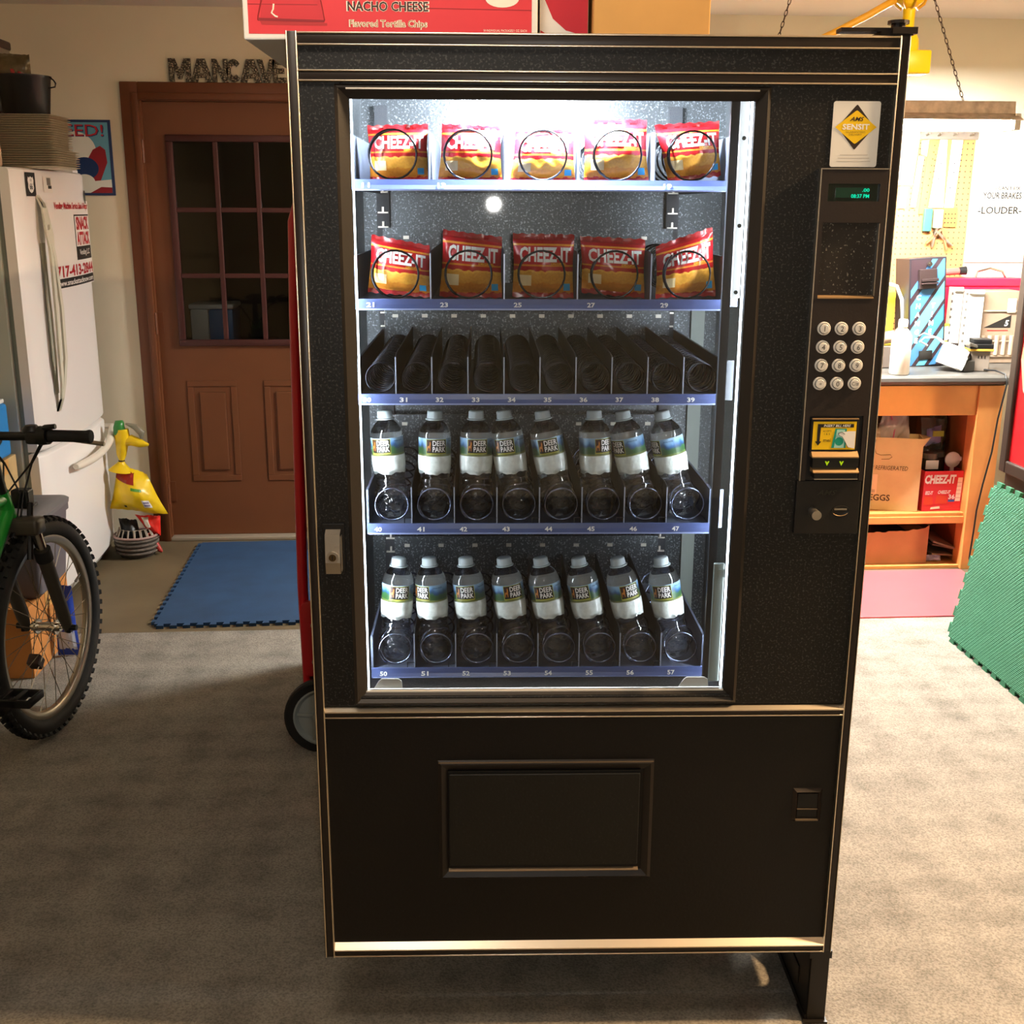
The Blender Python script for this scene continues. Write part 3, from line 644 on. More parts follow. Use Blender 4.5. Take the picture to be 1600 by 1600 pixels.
for ti in range(2):
    zf = TR[ti][0]
    for c in range(5):
        q = QB[ti][c]; zmin = min(p[1] for p in q); cx = sum(p[0] for p in q) / 4
        dz = zf + .0012 - zmin
        lim0 = TX0 + c * .1308 + .004; lim1 = TX0 + (c + 1) * .1308 - .003
        ql = [(min(max(p[0], lim0), lim1) - cx, p[1] - zf + dz) for p in q]
        t = thing('snack_bag', BL_[ti][c], 'snack bag', mw(cx, .176, zf), MYAW, 'red cracker bags in the two top trays')
        pos, mb = pillow(ql, .026, seed=ti * 5 + c + 1, nu=26, nv=26, wr=.0032)
        mb.build('pouch', snack_m, t, smooth=180)
        def onbag(x, y, z, pos=pos):
            p = pos(min(max(x, 0), 1), min(max(y, 0), 1)); return (p.x, p.y - .0012 - z, p.z)
        MB().text('CHEEZ-IT', .235, None, w=.83, bold=.035, fn=onbag, z=.0006, u0=.52, v0=.685).build('brand_lettering', whiteink_m, t)
        MB().text('ORIGINAL', .035, None, w=.26, bold=.01, fn=onbag, z=.0005, u0=.74, v0=.545).build('flavour_lettering', yellow_m, t)
        def patch(u0, u1, v0, v1, nm, m_): 
            p_ = MB(); p_.grid(lambda u, v: onbag(u0 + (u1 - u0) * u, v0 + (v1 - v0) * v, .0004), 5, 5, uv=False); p_.build(nm, m_, t)
        patch(.83, .94, .12, .23, 'badge', badge_m); patch(.10, .30, .19, .36, 'cracker_picture', cracker_m)

# ------------------------------------------------------------------ water bottles
def water_material():
    k = NT('water_bottle_clear'); g = k.n('BsdfPrincipled'); g.inputs['Base Color'].default_value = (.95, .98, 1, 1); g.inputs['Roughness'].default_value = .02
    g.inputs['IOR'].default_value = 1.33; g.inputs['Transmission Weight'].default_value = 1; g.inputs['Coat Weight'].default_value = 1; g.inputs['Coat Roughness'].default_value = .09; g.inputs['Coat IOR'].default_value = 1.7
    t = k.n('BsdfTransparent'); t.inputs[0].default_value = (.93, .97, 1, 1)
    m = k.n('MixShader'); m.inputs[0].default_value = .15; k.l(g.outputs[0], m.inputs[1]); k.l(t.outputs[0], m.inputs[2]); k.l(m.outputs[0], k.out.inputs[0])
    return k.m
water_m = water_material()
def label_material():
    k = NT('bottle_label_print'); b = k.n('BsdfPrincipled'); b.inputs['Roughness'].default_value = .4
    uv = k.n('UVMap'); sp = k.n('SeparateXYZ'); k.l(uv.outputs[0], sp.inputs[0])
    mp = k.n('Mapping'); mp.inputs['Scale'].default_value = (7, .5, 1); k.l(uv.outputs[0], mp.inputs[0])
    n = k.n('TexNoise'); n.inputs['Scale'].default_value = 2; k.l(mp.outputs[0], n.inputs['Vector'])
    md = k.n('Math', operation='MULTIPLY_ADD'); k.l(n.outputs['Fac'], md.inputs[0]); md.inputs[1].default_value = -.7; k.l(sp.outputs[1], md.inputs[2])
    r = k.ramp([(0, '#2c5a2a'), (.02, '#3f7a34'), (.14, '#1f3f73'), (.26, '#2c66a8'), (.40, '#7fb2dc'), (.6, '#a8cdea')]); k.l(md.outputs[0], r.inputs[0])
    st_ = k.ramp([(0, (1, 1, 1)), (.10, (0, 0, 0))], 'CONSTANT'); k.l(sp.outputs[1], st_.inputs[0])
    mx = k.n('Mix', data_type='RGBA'); k.l(st_.outputs[0], mx.inputs[0]); k.l(r.outputs[0], mx.inputs[6]); mx.inputs[7].default_value = (*lin('#8a8f46'), 1)
    ge = k.n('NewGeometry'); m2 = k.n('Mix', data_type='RGBA'); k.l(ge.outputs['Backfacing'], m2.inputs[0]); k.l(mx.outputs[2], m2.inputs[6]); m2.inputs[7].default_value = (.92, .93, .92, 1)
    k.l(m2.outputs[2], b.inputs['Base Color'])
    tl = k.n('BsdfTranslucent'); tl.inputs[0].default_value = (.8, .85, .85, 1); ms = k.n('MixShader'); ms.inputs[0].default_value = .3
    k.l(b.outputs[0], ms.inputs[1]); k.l(tl.outputs[0], ms.inputs[2]); k.l(ms.outputs[0], k.out.inputs[0]); return k.m
label_m = label_material()
PROF = [(.0, .004), (.012, .003), (.020, .0), (.0265, .004), (.0300, .012), (.0312, .022), (.0300, .026), (.0314, .031), (.0304, .036), (.0315, .041), (.0304, .046), (.0310, .052), (.0296, .060), (.0275, .066), (.0284, .070), (.0270, .075), (.0286, .081), (.0300, .088), (.0308, .096), (.0310, .108), (.0306, .117), (.0300, .1195), (.0300, .154), (.0306, .1555), (.0300, .162), (.0270, .170), (.0215, .178), (.0160, .1835), (.0138, .186), (.0138, .190)]
PROF2 = []
for (ra, za), (rb_, zb_) in zip(PROF, PROF[1:]):
    nn = max(1, int(abs(zb_ - za) / .0022)) if .012 < za < .09 else 1
    PROF2 += [(ra + (rb_ - ra) * q / nn, za + (zb_ - za) * q / nn) for q in range(nn)]
PROF2.append(PROF[-1])
def bmod(a, z):
    k = max(0, 1 - abs(z - .034) / .032)
    return k * (.0018 * math.sin(8 * a + z * 330) + .0014 * math.sin(12 * a - z * 520)) + (.0008 * math.cos(5 * a) if .062 < z < .09 else 0)
bot_body = bot_lab = None
LR = .0307
def bottle(cx, cy, zf, lean, yaw, lab, idx):
    global bot_body, bot_lab
    t = thing('water_bottle', lab, 'water bottle', mw(cx, cy, zf), MYAW, 'clear water bottles in the two lower trays')
    t.rotation_euler = (Matrix.Rotation(MYAW, 3, 'Z') @ Matrix.Rotation(lean, 3, 'Y') @ Matrix.Rotation(-.05, 3, 'X')).to_euler()
    if bot_body is None:
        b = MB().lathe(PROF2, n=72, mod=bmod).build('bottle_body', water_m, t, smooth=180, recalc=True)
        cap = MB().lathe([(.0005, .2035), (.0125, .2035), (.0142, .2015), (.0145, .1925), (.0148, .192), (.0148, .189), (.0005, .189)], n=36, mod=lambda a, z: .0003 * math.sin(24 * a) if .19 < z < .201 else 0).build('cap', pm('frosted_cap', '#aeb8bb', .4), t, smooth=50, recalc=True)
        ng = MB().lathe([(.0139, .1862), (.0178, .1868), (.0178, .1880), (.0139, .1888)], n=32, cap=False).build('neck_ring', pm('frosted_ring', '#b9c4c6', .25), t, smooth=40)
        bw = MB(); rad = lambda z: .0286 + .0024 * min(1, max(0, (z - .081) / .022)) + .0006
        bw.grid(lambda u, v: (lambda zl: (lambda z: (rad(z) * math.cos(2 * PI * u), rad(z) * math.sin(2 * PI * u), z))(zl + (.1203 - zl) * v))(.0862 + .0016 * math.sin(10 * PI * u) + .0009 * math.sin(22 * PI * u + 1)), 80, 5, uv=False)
        bw = bw.build('white_band', pm('painted_band_highlight', '#e6ebe6', .2, var=.12, vs=90, bump=.6, bs=110, coat=.6), t, smooth=180)  # bright refracted band under the label, painted on as a white sleeve
        lb = MB(); lb.grid(lambda u, v: (LR * math.cos(2 * PI * u), LR * math.sin(2 * PI * u), .1205 + .0335 * v), 48, 1)
        lb = lb.build('label', label_m, t, smooth=180)
        pr = MB()
        def cyl(x, y, z): a_ = x / LR - PI / 2; r_ = LR + z; return (r_ * math.cos(a_), r_ * math.sin(a_), y)
        def pch(x0, x1, z0, z1, dz, mi): pr.grid(lambda u, v: cyl(x0 + (x1 - x0) * u, z0 + (z1 - z0) * v, dz), 8, 1, mi, uv=False)
        pch(-.0195, .0195, .1245, .1525, .0003, 0); pch(-.0185, .0185, .1265, .1515, .0005, 1)
        pch(-.0180, -.0095, .1300, .1500, .0007, 2)
        deer = [(-.0172, .1305), (-.0162, .1305), (-.0158, .136), (-.0128, .136), (-.0124, .1305), (-.0115, .1305), (-.0112, .139), (-.0104, .144), (-.0110, .1485), (-.0118, .1455), (-.0126, .1490), (-.0130, .1440), (-.0135, .1405), (-.0165, .140), (-.0178, .136)]
        pr.add([cyl(x, y, .0009) for x, y in deer], [tuple(range(len(deer)))], 3)
        pr.text('DEER', .0098, None, 4, w=.0245, bold=.02, fn=cyl, z=.0009, u0=.0050, v0=.1452); pr.text('PARK', .0098, None, 4, w=.0245, bold=.02, fn=cyl, z=.0009, u0=.0050, v0=.1338)
        pr.text('SPRING WATER', .0030, None, 5, w=.019, fn=cyl, z=.0004, u0=.036, v0=.148)
        prn = pr.build('label_lettering', [pm('olive_border', '#b3b04a', .4), pm('label_black', '#14130f', .4), pm('deer_panel', '#3a1710', .4), pm('deer_brown', '#b5702e', .4), whiteink_m, pm('label_navy', '#1c3b6a', .4)], lb)
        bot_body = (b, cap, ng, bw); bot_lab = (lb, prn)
        lb.rotation_euler = (0, 0, yaw)
    else:
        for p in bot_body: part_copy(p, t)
        l2 = part_copy(bot_lab[0], t, rz=yaw); part_copy(bot_lab[1], l2)
B4 = [(-.3706, 1.2049, -.3583), (-.2779, 1.2085, -.2805), (-.2006, 1.2037, -.2026), (-.1481, 1.2037, -.1221), (-.0764, 1.1928, -.0414), (.0204, 1.2024, .0296), (.0744, 1.2, .1155), (.1485, 1.2072, .1901)]
B5 = [(-.3511, .9329, -.3631), (-.292, .9275, -.2823), (-.2216, .9234, -.2026), (-.1473, .9193, -.1215), (-.0766, .9164, -.044), (-.0034, .9253, .0348), (.0724, .9251, .115), (.157, .9274, .1903)]
ORD = ['leftmost', 'second from left', 'third from left', 'fourth from left', 'fifth from left', 'third from right', 'second from right', 'rightmost']
Y4 = [-.35, .15, .1, -.25, .0, .55, -1.0, -1.25]; Y5 = [.2, -.7, -.25, .35, -.15, -.35, .35, -.35]
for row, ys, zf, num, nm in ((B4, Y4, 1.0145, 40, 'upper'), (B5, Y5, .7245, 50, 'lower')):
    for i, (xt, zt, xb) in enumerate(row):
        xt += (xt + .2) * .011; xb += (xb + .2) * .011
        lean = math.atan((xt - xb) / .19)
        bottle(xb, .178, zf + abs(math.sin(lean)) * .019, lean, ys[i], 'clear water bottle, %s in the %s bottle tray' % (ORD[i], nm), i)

# ------------------------------------------------------------------ on top of and behind the machine
redcard_m = pm('red_printed_carton', '#d8343c', .6, var=.03); whitecard_m = pm('white_carton', '#eae4da', .7)
t = thing('snack_carton', 'white carton printed red with NACHO CHEESE lettering lying on the vending machine', 'box', mw(-.339, .10, ZT + .0005), MYAW)
c = MB().box(-.244, .244, 0, .42, 0, .30, bev=.003); c.build('carton', whitecard_m, t)
fx = FRONT(0, -.0005, 0); a = MB()
a.plate([(-.235, .009), (.234, .009), (.234, .298), (-.235, .298)], 0, fx)
a.plate([(-.235, .054), (-.12, .0535), (-.12, .0545), (-.235, .055)], 1, fx, .0003); a.plate([(-.02 + .05, .050), (.234, .0475), (.234, .0485), (.03, .051)], 1, fx, .0003)
a.plate([(-.219, .029), (-.11, .027), (-.108, .031), (-.218, .0335)], 1, fx, .0004); a.plate([(-.213, .023), (-.105, .022), (-.105, .026), (-.216, .029)], 2, fx, .00035)
a.tube([fx @ Vector(p) for p in ((-.219, .030, .0005), (-.218, .037, .0005), (-.212, .06, .0005), (-.205, .09, .0005))], .0012, n=4, mi=1)
a.tube([fx @ Vector(p) for p in ((-.109, .030, .0005), (-.112, .05, .0005), (-.12, .09, .0005))], .0009, n=4, mi=1)
a.tube([fx @ Vector(p) for p in ((-.192, .055, .0006), (-.193, .047, .0006), (-.196, .041, .0006), (-.190, .036, .0006), (-.186, .035, .0006))], .0014, n=5, mi=4)
a.plate([(-.215, .034), (-.110, .032), (-.113, .05), (-.122, .09), (-.2, .09), (-.212, .058)], 3, fx, .0002)
a.text('NACHO CHEESE', .0165, fx, 4, w=.137, bold=.05, z=.0004, u0=-.004, v0=.0525); a.text('NACHO CHEESE', .0150, fx, 5, w=.133, bold=.02, z=.0008, u0=-.004, v0=.0525)
a.text('Flavored Tortilla Chips', .0150, fx, 4, w=.130, bold=.05, z=.0004, u0=-.004, v0=.0245); a.text('Flavored Tortilla Chips', .0140, fx, 6, w=.127, bold=.0, z=.0008, u0=-.004, v0=.0245)
a.text('50 INDIVIDUAL PACKAGES/1 OZ. EACH', .0036, fx, 4, w=.072, z=.0004, u0=.190, v0=.0165); a.text('TOTAL NET WT. 50 OZ. (3 LB. 2 OZ.) (1.4 kg)', .0036, fx, 4, w=.086, z=.0004, u0=.186, v0=.0115)
a.plate([(.185 + .028 * math.cos(i * PI / 12), .066 + .014 * math.sin(i * PI / 12)) for i in range(24)], 4, fx, .0004)
a.build('printed_front', [redcard_m, pm('dark_red_ink', '#8c1720', .6), pm('shade_red_ink', '#b32a2c', .6), pm('bag_red_ink', '#c92c35', .6), pm('cream_ink', '#f5ecd8', .6), pm('brown_ink', '#3a241d', .6), pm('tan_ink', '#a8804a', .6)], t)
t = thing('snack_carton', 'small red and white carton between the NACHO CHEESE carton and the brown cardboard box', 'box', mw(-.046, .13, ZT + .0005), MYAW)
MB().box(-.044, .038, 0, .34, 0, .24, bev=.002).build('carton', whitecard_m, t); a = MB(); fx = FRONT(0, -.0005, 0)
a.plate([(-.043, .16), (-.036, .070), (-.022, .040), (0, .022), (.037, .012), (.037, .238), (-.043, .238)], 0, fx); a.plate([(-.043, .022), (-.02, .009), (.006, .003), (-.043, .003)], 0, fx)
a.build('printed_front', pm('deep_red_carton', '#c41d2e', .55), t)
t = thing('cardboard_box', 'brown cardboard box at the right of the cartons on top of the vending machine', 'box', mw(.097, .11, ZT + .0005), MYAW)
MB().box(-.098, .098, 0, .30, 0, .26, bev=.002).build('carton', pm('light_cardboard', '#d9a55f', .8, var=.08, vs=8), t)
MB().box(-.0985, .0985, -.0008, .05, .1, .16).build('packing_tape', pm('tan_tape', '#cf9c58', .4), t)
# unseen cabinet added behind the machine to cast the left floor shadow
t = thing('shadow_blocker_cabinet', 'unseen dark cabinet added behind the vending machine to cast the left floor shadow', 'cabinet', (.12, 3.46, 0))
MB().box(-.435, .44, -.40, .46, .0076, 1.74, bev=.006).build('body', pm('shadow_blocker_dark', '#1b1a1a', .5), t); MB().box(-.40, .40, -.414, -.4, .1, 1.70, bev=.004).build('door', pm('shadow_blocker_dark', '#1b1a1a', .5), t)
red_m = pm('red_enamel', '#b3141f', .35, coat=.3)
t = thing('hand_truck', 'red steel hand truck standing upright behind the left edge of the vending machine', 'hand truck', (0, 0, 0))
HX = -.405
for y in (3.215, 3.655): MB().tube([(HX + .005, y, .14), (HX - .0, y, .5), (HX + .012, y, 1.3), (HX + .02, y, 1.55), (HX + .055, y, 1.66), (HX + .055, y, 1.70)] , .0155, n=12).build('rail', red_m, t, smooth=50)
MB().tube([(HX + .055, 3.215, 1.70), (HX + .055, 3.655, 1.70)], .0155, n=12).build('handle', red_m, t, smooth=50)
for z in (.62, .98, 1.32): MB().box(HX - .002, HX + .010, 3.215, 3.655, z - .025, z + .025, bev=.003).build('crossbar', red_m, t)
for y in (3.20, 3.66): MB().prism(rrect(-.410, -.352, .235, .47, .02), 0, .012, xf=frame_xf((0, y, 0), (1, 0, 0), (0, 0, 1))).build('axle_bracket', red_m, t)
for z in (.285, .40): MB().cyl((-.373, 3.176, z), (-.373, 3.19, z), .010, n=10).build('bolt', steel_m, t)
MB().box(-.40, -.345, 3.19, 3.68, .012, .024).build('toe_plate', red_m, t)
MB().cyl((-.352, 3.15, .118), (-.352, 3.73, .118), .011, n=12).build('axle', steel_m, t)
grey_hub = pm('grey_wheel_hub', '#8e9696', .45)
for y in (3.165, 3.715):
    wx = frame_xf((-.352, y, .118), (1, 0, 0), (0, 0, 1))
    wl = MB().lathe([(.090, -.016), (.112, -.016), (.118, -.010), (.118, .010), (.112, .016), (.092, .016), (.090, .012)], n=40, xf=wx, cap=False).build('wheel', rubber_m, t, smooth=40)
    hb = MB().lathe([(.092, -.012), (.092, .014), (.086, .015), (.080, .010), (.076, .006), (.034, .008), (.031, .016), (.024, .018), (.022, .012), (.001, .012)], n=40, xf=wx, cap=False)
    for i in range(5):
        a_ = i * 2 * PI / 5 + .5; hb.box(.03, .08, -.004, .004, .006, .011, xf=wx @ Matrix.Rotation(a_, 4, 'Z'))
    hb.build('hub', grey_hub, wl, smooth=40)
    MB().lathe([(.022, .010), (.022, .019), (.014, .021), (.001, .021)], n=20, xf=wx, cap=False).build('axle_cap', pm('rusty_cap', '#6e5840', .5, metal=.6), wl, smooth=40)

# ------------------------------------------------------------------ sign over the door, poster
tread = NT('diamond_tread'); b = tread.n('BsdfPrincipled', Metallic=.3, Roughness=.4); tread.l(b.outputs[0], tread.out.inputs[0])
tc = tread.n('TexCoord'); v_ = tread.n('TexVoronoi', Scale=150.); tread.l(tc.outputs['Object'], v_.inputs['Vector'])
r_ = tread.ramp([(.12, '#d8ccb2'), (.35, '#6a5e4a'), (.7, '#2f281d')]); tread.l(v_.outputs['Distance'], r_.inputs[0]); tread.l(r_.outputs[0], b.inputs['Base Color'])
bp = tread.n('Bump', Strength=.6, Distance=.003); tread.l(v_.outputs['Distance'], bp.inputs['Height']); tread.l(bp.outputs[0], b.inputs['Normal'])
t = thing('wall_sign', 'cut out metal tread plate letters standing on the brown door frame', 'sign', (-.93, YB - .006, 2.126))
_c = [(.5 + .5 * math.cos(a_), .5 + .5 * math.sin(a_)) for a_ in [math.radians(38 + 284 * i / 18) for i in range(19)]]
LET = {'M': [(0, 0), (0, 1), (.3, 1), (.5, .5), (.7, 1), (1, 1), (1, 0), (.75, 0), (.75, .58), (.58, .12), (.42, .12), (.25, .58), (.25, 0)],
       'A': [(0, 0), (.32, 1), (.68, 1), (1, 0), (.69, 0), (.64, .18), (.501, .18), (.501, .38), (.59, .38), (.5, .72), (.41, .38), (.499, .38), (.499, .18), (.36, .18), (.31, 0)],
       'N': [(0, 0), (0, 1), (.3, 1), (.7, .44), (.7, 1), (1, 1), (1, 0), (.7, 0), (.3, .56), (.3, 0)],
       'C': _c + [(.5 + .20 * math.cos(a_), .5 + .24 * math.sin(a_)) for a_ in [math.radians(322 - 284 * i / 18) for i in range(19)]],
       'V': [(0, 1), (.31, 1), (.5, .34), (.69, 1), (1, 1), (.67, 0), (.33, 0)],
       'E': [(0, 0), (0, 1), (1, 1), (1, .77), (.36, .77), (.36, .62), (.86, .62), (.86, .4), (.36, .4), (.36, .23), (1, .23), (1, 0)]}
for ch, x, wd in zip('MANCAVE', (-.245, -.150, -.055, .008, .066, .143, .212), (.098, .098, .070, .066, .098, .082, .060)):
    o = MB().prism([(px_ * wd, pz_ * .098) for px_, pz_ in LET[ch]], 0, .009, xf=FRONT(0, .003, 0)).build('letter', tread.m, t, recalc=True)
    o.location = (x, 0, 0)
t = thing('poster', 'comic style poster on a blue ground lettered EED! on the wall beside the door', 'poster', (-1.62, YB - .004, 1.80))
MB().box(-.17, .17, -.004, .003, -.163, .163).build('sheet', pm('poster_border', '#22335a', .6), t)
a = MB(); fx = FRONT(0, -.0045, 0)
a.plate([(-.16, -.152), (.158, -.152), (.158, .152), (-.16, .152)], 0, fx)
def ell(cx, cy, rx, ry, rot=0, n=28): return [(cx + rx * math.cos(q_) * math.cos(rot) - ry * math.sin(q_) * math.sin(rot), cy + rx * math.cos(q_) * math.sin(rot) + ry * math.sin(q_) * math.cos(rot)) for q_ in [2 * PI * i / n for i in range(n)]]
a.plate(ell(.0, .03, .10, .085), 1, fx, .0003); a.plate([(.02, -.11), (.10, -.12), (.145, -.02), (.140, .035), (.118, .052), (.085, .035), (.05, -.02)], 2, fx, .0005)
a.plate(ell(.045, -.045, .06, .048), 3, fx, .0008); a.plate(ell(.04, -.105, .045, .034), 1, fx, .001)
a.plate([(-.16, -.152), (.158, -.152), (.158, -.093), (-.16, -.125)], 1, fx, .0012); a.plate([(.06, -.152), (.158, -.152), (.158, -.128), (.11, -.126)], 2, fx, .0014)
a.text('EED!', .052, fx, 5, w=.172, bold=.02, z=.0005, u0=.055, v0=.116); a.text('EED!', .05, fx, 4, w=.168, bold=.0, z=.0009, u0=.053, v0=.118)
a.build('print', [pm('poster_blue', '#5f9bb0', .6), pm('poster_white', '#dcdfd4', .6), pm('poster_darkred', '#8c1a24', .6), pm('poster_navy', '#12305e', .6), redink_m, pm('poster_navy', '#12305e', .6)], t)

# ------------------------------------------------------------------ refrigerator
FYN, FYF, FZ = 4.48, 5.36, 1.728
fr_m = pm('white_fridge_enamel', '#f3efea', .35, coat=.2); side_m = pm('grey_fridge_side', '#bcc2b8', .5, bump=.1, bs=300); gask_m = pm('grey_gasket', '#7f857c', .6)
hnd_m = pm('pale_handle', '#d8d6c2', .4)
t = thing('refrigerator', 'white bottom freezer refrigerator with curved doors standing against the left wall', 'refrigerator', (0, 0, 0))
MB().box(-2.30, -1.625, FYN, FYF, .02, FZ - .012, bev=.006).build('body', side_m, t)
MB().box(-1.625, -1.608, FYN + .012, FYF - .012, .05, FZ - .02).build('gasket', gask_m, t)
fx_ = lambda y: -1.548 + .028 * (1 - ((y - (FYN + FYF) / 2) / ((FYF - FYN) / 2)) ** 2)
def fdoor(z0, z1, nm):
    m = MB(); N = 20; ys = [FYN + .004 + (FYF - FYN - .008) * i / N for i in range(N + 1)]
    rings = []
    for z, ins in ((z0, .012), (z0 + .006, .003), (z0 + .014, 0), (z1 - .014, 0), (z1 - .006, .003), (z1, .012)):
        pts = [(-1.606, ys[0], z)]
        for i, y in enumerate(ys):
            e = .022 * max(0, 1 - i / 1.5) ** 2 + .022 * max(0, 1 - (N - i) / 1.5) ** 2
            pts.append((fx_(y) - ins - e, y, z))
        pts.append((-1.606, ys[-1], z)); rings.append(pts)
    m.loft(rings); return m.build(nm, fr_m, t, smooth=35)
fdoor(.655, FZ, 'upper_door'); fdoor(.06, .645, 'freezer_door')
MB().box(-1.62, -1.57, FYN + .02, FYF - .02, .012, .055).build('kick_grille', pm('kick_grey', '#8d8a82', .6), t)
MB().box(-1.66, -1.57, FYF - .09, FYF - .02, FZ, FZ + .014, bev=.003).build('hinge_cover', fr_m, t)
# upper handle: plate that forks into two legs and joins again
h = MB(); zz = [1.625, 1.60, 1.50, 1.40, 1.20, 1.0, .90, .84, .79]; off = [.004, .022, .034, .042, .046, .042, .034, .024, .006]; wd = [.010, .016, .024, .03, .036, .034, .03, .022, .012]
def bar(yoff, width, m):
    rr = []
    for z, o_, w_ in zip(zz, off, wd):
        yc = 4.655 + yoff(z); X_ = fx_(yc); hw = width(w_)
        rr.append([(X_ + o_ - .009, yc - hw, z), (X_ + o_, yc - hw, z), (X_ + o_, yc + hw, z), (X_ + o_ - .009, yc + hw, z)])
    m.loft(rr, 0)
bar(lambda z: .026 * min(1, max(0, (1.46 - z) / .12)) * min(1, max(0, (z - .86) / .12)), lambda w_: .015, h); bar(lambda z: -.026 * min(1, max(0, (1.46 - z) / .12)) * min(1, max(0, (z - .86) / .12)), lambda w_: .015, h)
h.loft([[(fx_(4.655) + o_ - .008, 4.655 - w_, z), (fx_(4.655) + o_ - .001, 4.655 - w_, z), (fx_(4.655) + o_ - .001, 4.655 + w_, z), (fx_(4.655) + o_ - .008, 4.655 + w_, z)] for z, o_, w_ in ((1.63, .004, .016), (1.58, .026, .028), (1.48, .037, .040), (1.38, .043, .014))])
h.build('upper_handle', hnd_m, t, smooth=40)
MB().add([(fx_(4.655) + .003, 4.625, 1.45), (fx_(4.655) + .003, 4.685, 1.45), (fx_(4.655) + .003, 4.68, .86), (fx_(4.655) + .003, 4.63, .86)], [(0, 1, 2, 3)]).build('handle_recess', pm('recess_grey', '#a9a99a', .5), t)
pts = []; rr = []
for i in range(17):
    q_ = i / 16; y = 4.70 + .66 * q_; pts.append((fx_(min(y, FYF)) + .012 + .036 * math.sin(PI * min(1, .12 + q_ * .8)) ** .7, y, .548 + .05 * q_ - .02 * math.sin(PI * q_))); rr.append(.017 if 0 < i < 16 else .012)
pts.append((fx_(FYF) - .02, FYF + .012, .595)); rr.append(.012)
MB().tube(pts, rr, n=12).build('freezer_handle', pm('cream_handle', '#e4dccb', .4), t, smooth=60)
# magnets and stickers on the upper door
def onf(x, y, z): return (fx_(4.92 + x) + .0022 + z, 4.92 + x, y)
def fpatch(mb, u0, u1, v0, v1, mi, z=0., n=10): mb.grid(lambda u, v: onf(u0 + (u1 - u0) * u, v0 + (v1 - v0) * v, z), n, 2, mi, uv=False)
t2 = thing('magnetic_sign', 'white magnetic sign lettered SNACK ATTACK with red phone number on the refrigerator door', 'sign', (0, 0, 0))
a = MB(); fpatch(a, -.19, .425, 1.262, 1.612, 0); a.build('sheet', pm('sign_white', '#ece6dd', .45), t2)
a = MB()
a.text('Vending Machine Service Sales & Repair', .036, None, 0, w=.53, bold=.03, fn=onf, z=.0012, u0=.15, v0=1.587)
a.text('717-413-2844', .047, None, 0, w=.565, bold=.03, fn=onf, z=.0012, u0=.135, v0=1.330)
fpatch(a, .135, .415, 1.368, 1.555, 1, .0006); fpatch(a, .143, .407, 1.424, 1.549, 2, .0012)
a.text('SNACK', .056, None, 0, w=.235, bold=.05, fn=onf, z=.0020, u0=.275, v0=1.519); a.text('ATTACK', .056, None, 0, w=.240, bold=.05, fn=onf, z=.0020, u0=.275, v0=1.456)
a.text('Vending LLC', .030, None, 2, w=.19, bold=.01, fn=onf, z=.0020, u0=.275, v0=1.396)
fpatch(a, -.18, .42, 1.266, 1.303, 1, .0006, 14); a.text('www.snackattacknow.com', .022, None, 2, w=.56, bold=.02, fn=onf, z=.0014, u0=.12, v0=1.2845)
a.build('sign_lettering', [redink_m, ink_m, pm('sign_white', '#ece6dd', .45)], t2)
t2 = thing('route_magnet', 'black magnet with a white road shield at the top corner of the refrigerator', 'magnet', (0, 0, 0))
a = MB(); fpatch(a, -.36, -.275, 1.625, 1.712, 0, .0, 4); a.build('sheet', ink_m, t2)
a = MB(); sh = [(-.02, .026), (-.012, .022), (0, .027), (.012, .022), (.02, .026), (.026, .014), (.022, .002), (.025, -.012), (.014, -.024), (0, -.029), (-.014, -.024), (-.025, -.012), (-.022, .002), (-.026, .014)]
a.add([onf(-.3175 + p[0], 1.668 + p[1] * 1.1, .0008) for p in sh], [tuple(range(len(sh)))], 0); a.text('66', .024, None, 1, w=.026, bold=.02, fn=onf, z=.0014, u0=-.3175, v0=1.661); a.text('US', .009, None, 1, w=.014, fn=onf, z=.0014, u0=-.3175, v0=1.684)
a.build('shield', [whiteink_m, ink_m], t2)
a = MB(); fpatch(a, -.20, -.11, 1.64, 1.70, 0, .0, 4); fpatch(a, -.165, -.125, 1.668, 1.696, 1, .0006, 3); fpatch(a, -.155, -.118, 1.655, 1.667, 2, .0006, 3)
tag(a.build('sticker', [pm('sticker_white', '#e2dcd2', .5), pm('sticker_grey', '#6b6862', .5), ink_m]), 'small faded white sticker beside the road shield magnet on the refrigerator', 'sticker')
a = MB(); fpatch(a, .365, .395, 1.60, 1.655, 0, .0, 3); tag(a.build('badge_magnet', pm('dark_badge', '#4a4842', .4, metal=.4)), 'small dark rectangular badge near the upper right corner of the refrigerator', 'magnet')

# ------------------------------------------------------------------ on the refrigerator
foil_m = pm('aluminium_foil', '#cfc6ae', .38, metal=.35, bump=.6, bs=90)
def foil(z0, n, nm, x0, x1, y0, y1, lab):
    tt = thing('foil_pan_stack', lab, 'foil pans', ((x0 + x1) / 2, (y0 + y1) / 2, z0)); hx, hy = (x1 - x0) / 2, (y1 - y0) / 2
    for i in range(n):
        z = i * .0085; j = random.uniform(-.002, .002)
        rings = [[(p[0] + j, p[1], z + zz_) for p in rrect(-hx + ins, hx - ins, -hy + ins, hy - ins, .03)] for ins, zz_ in ((.016, 0), (.010, .005), (.001, .0066), (0, .0075), (.002, .0083), (.012, .0083))]
        MB().loft(rings).build('pan', foil_m, tt, smooth=40)
    return tt
foil(FZ + .0005, 8, 'a', -1.71, -1.425, 4.62, 4.92, 'lower stack of foil pans standing directly on the refrigerator')
foil(FZ + .069, 15, 'b', -1.72, -1.445, 4.63, 4.91, 'taller upper stack of foil pans under the black bucket')
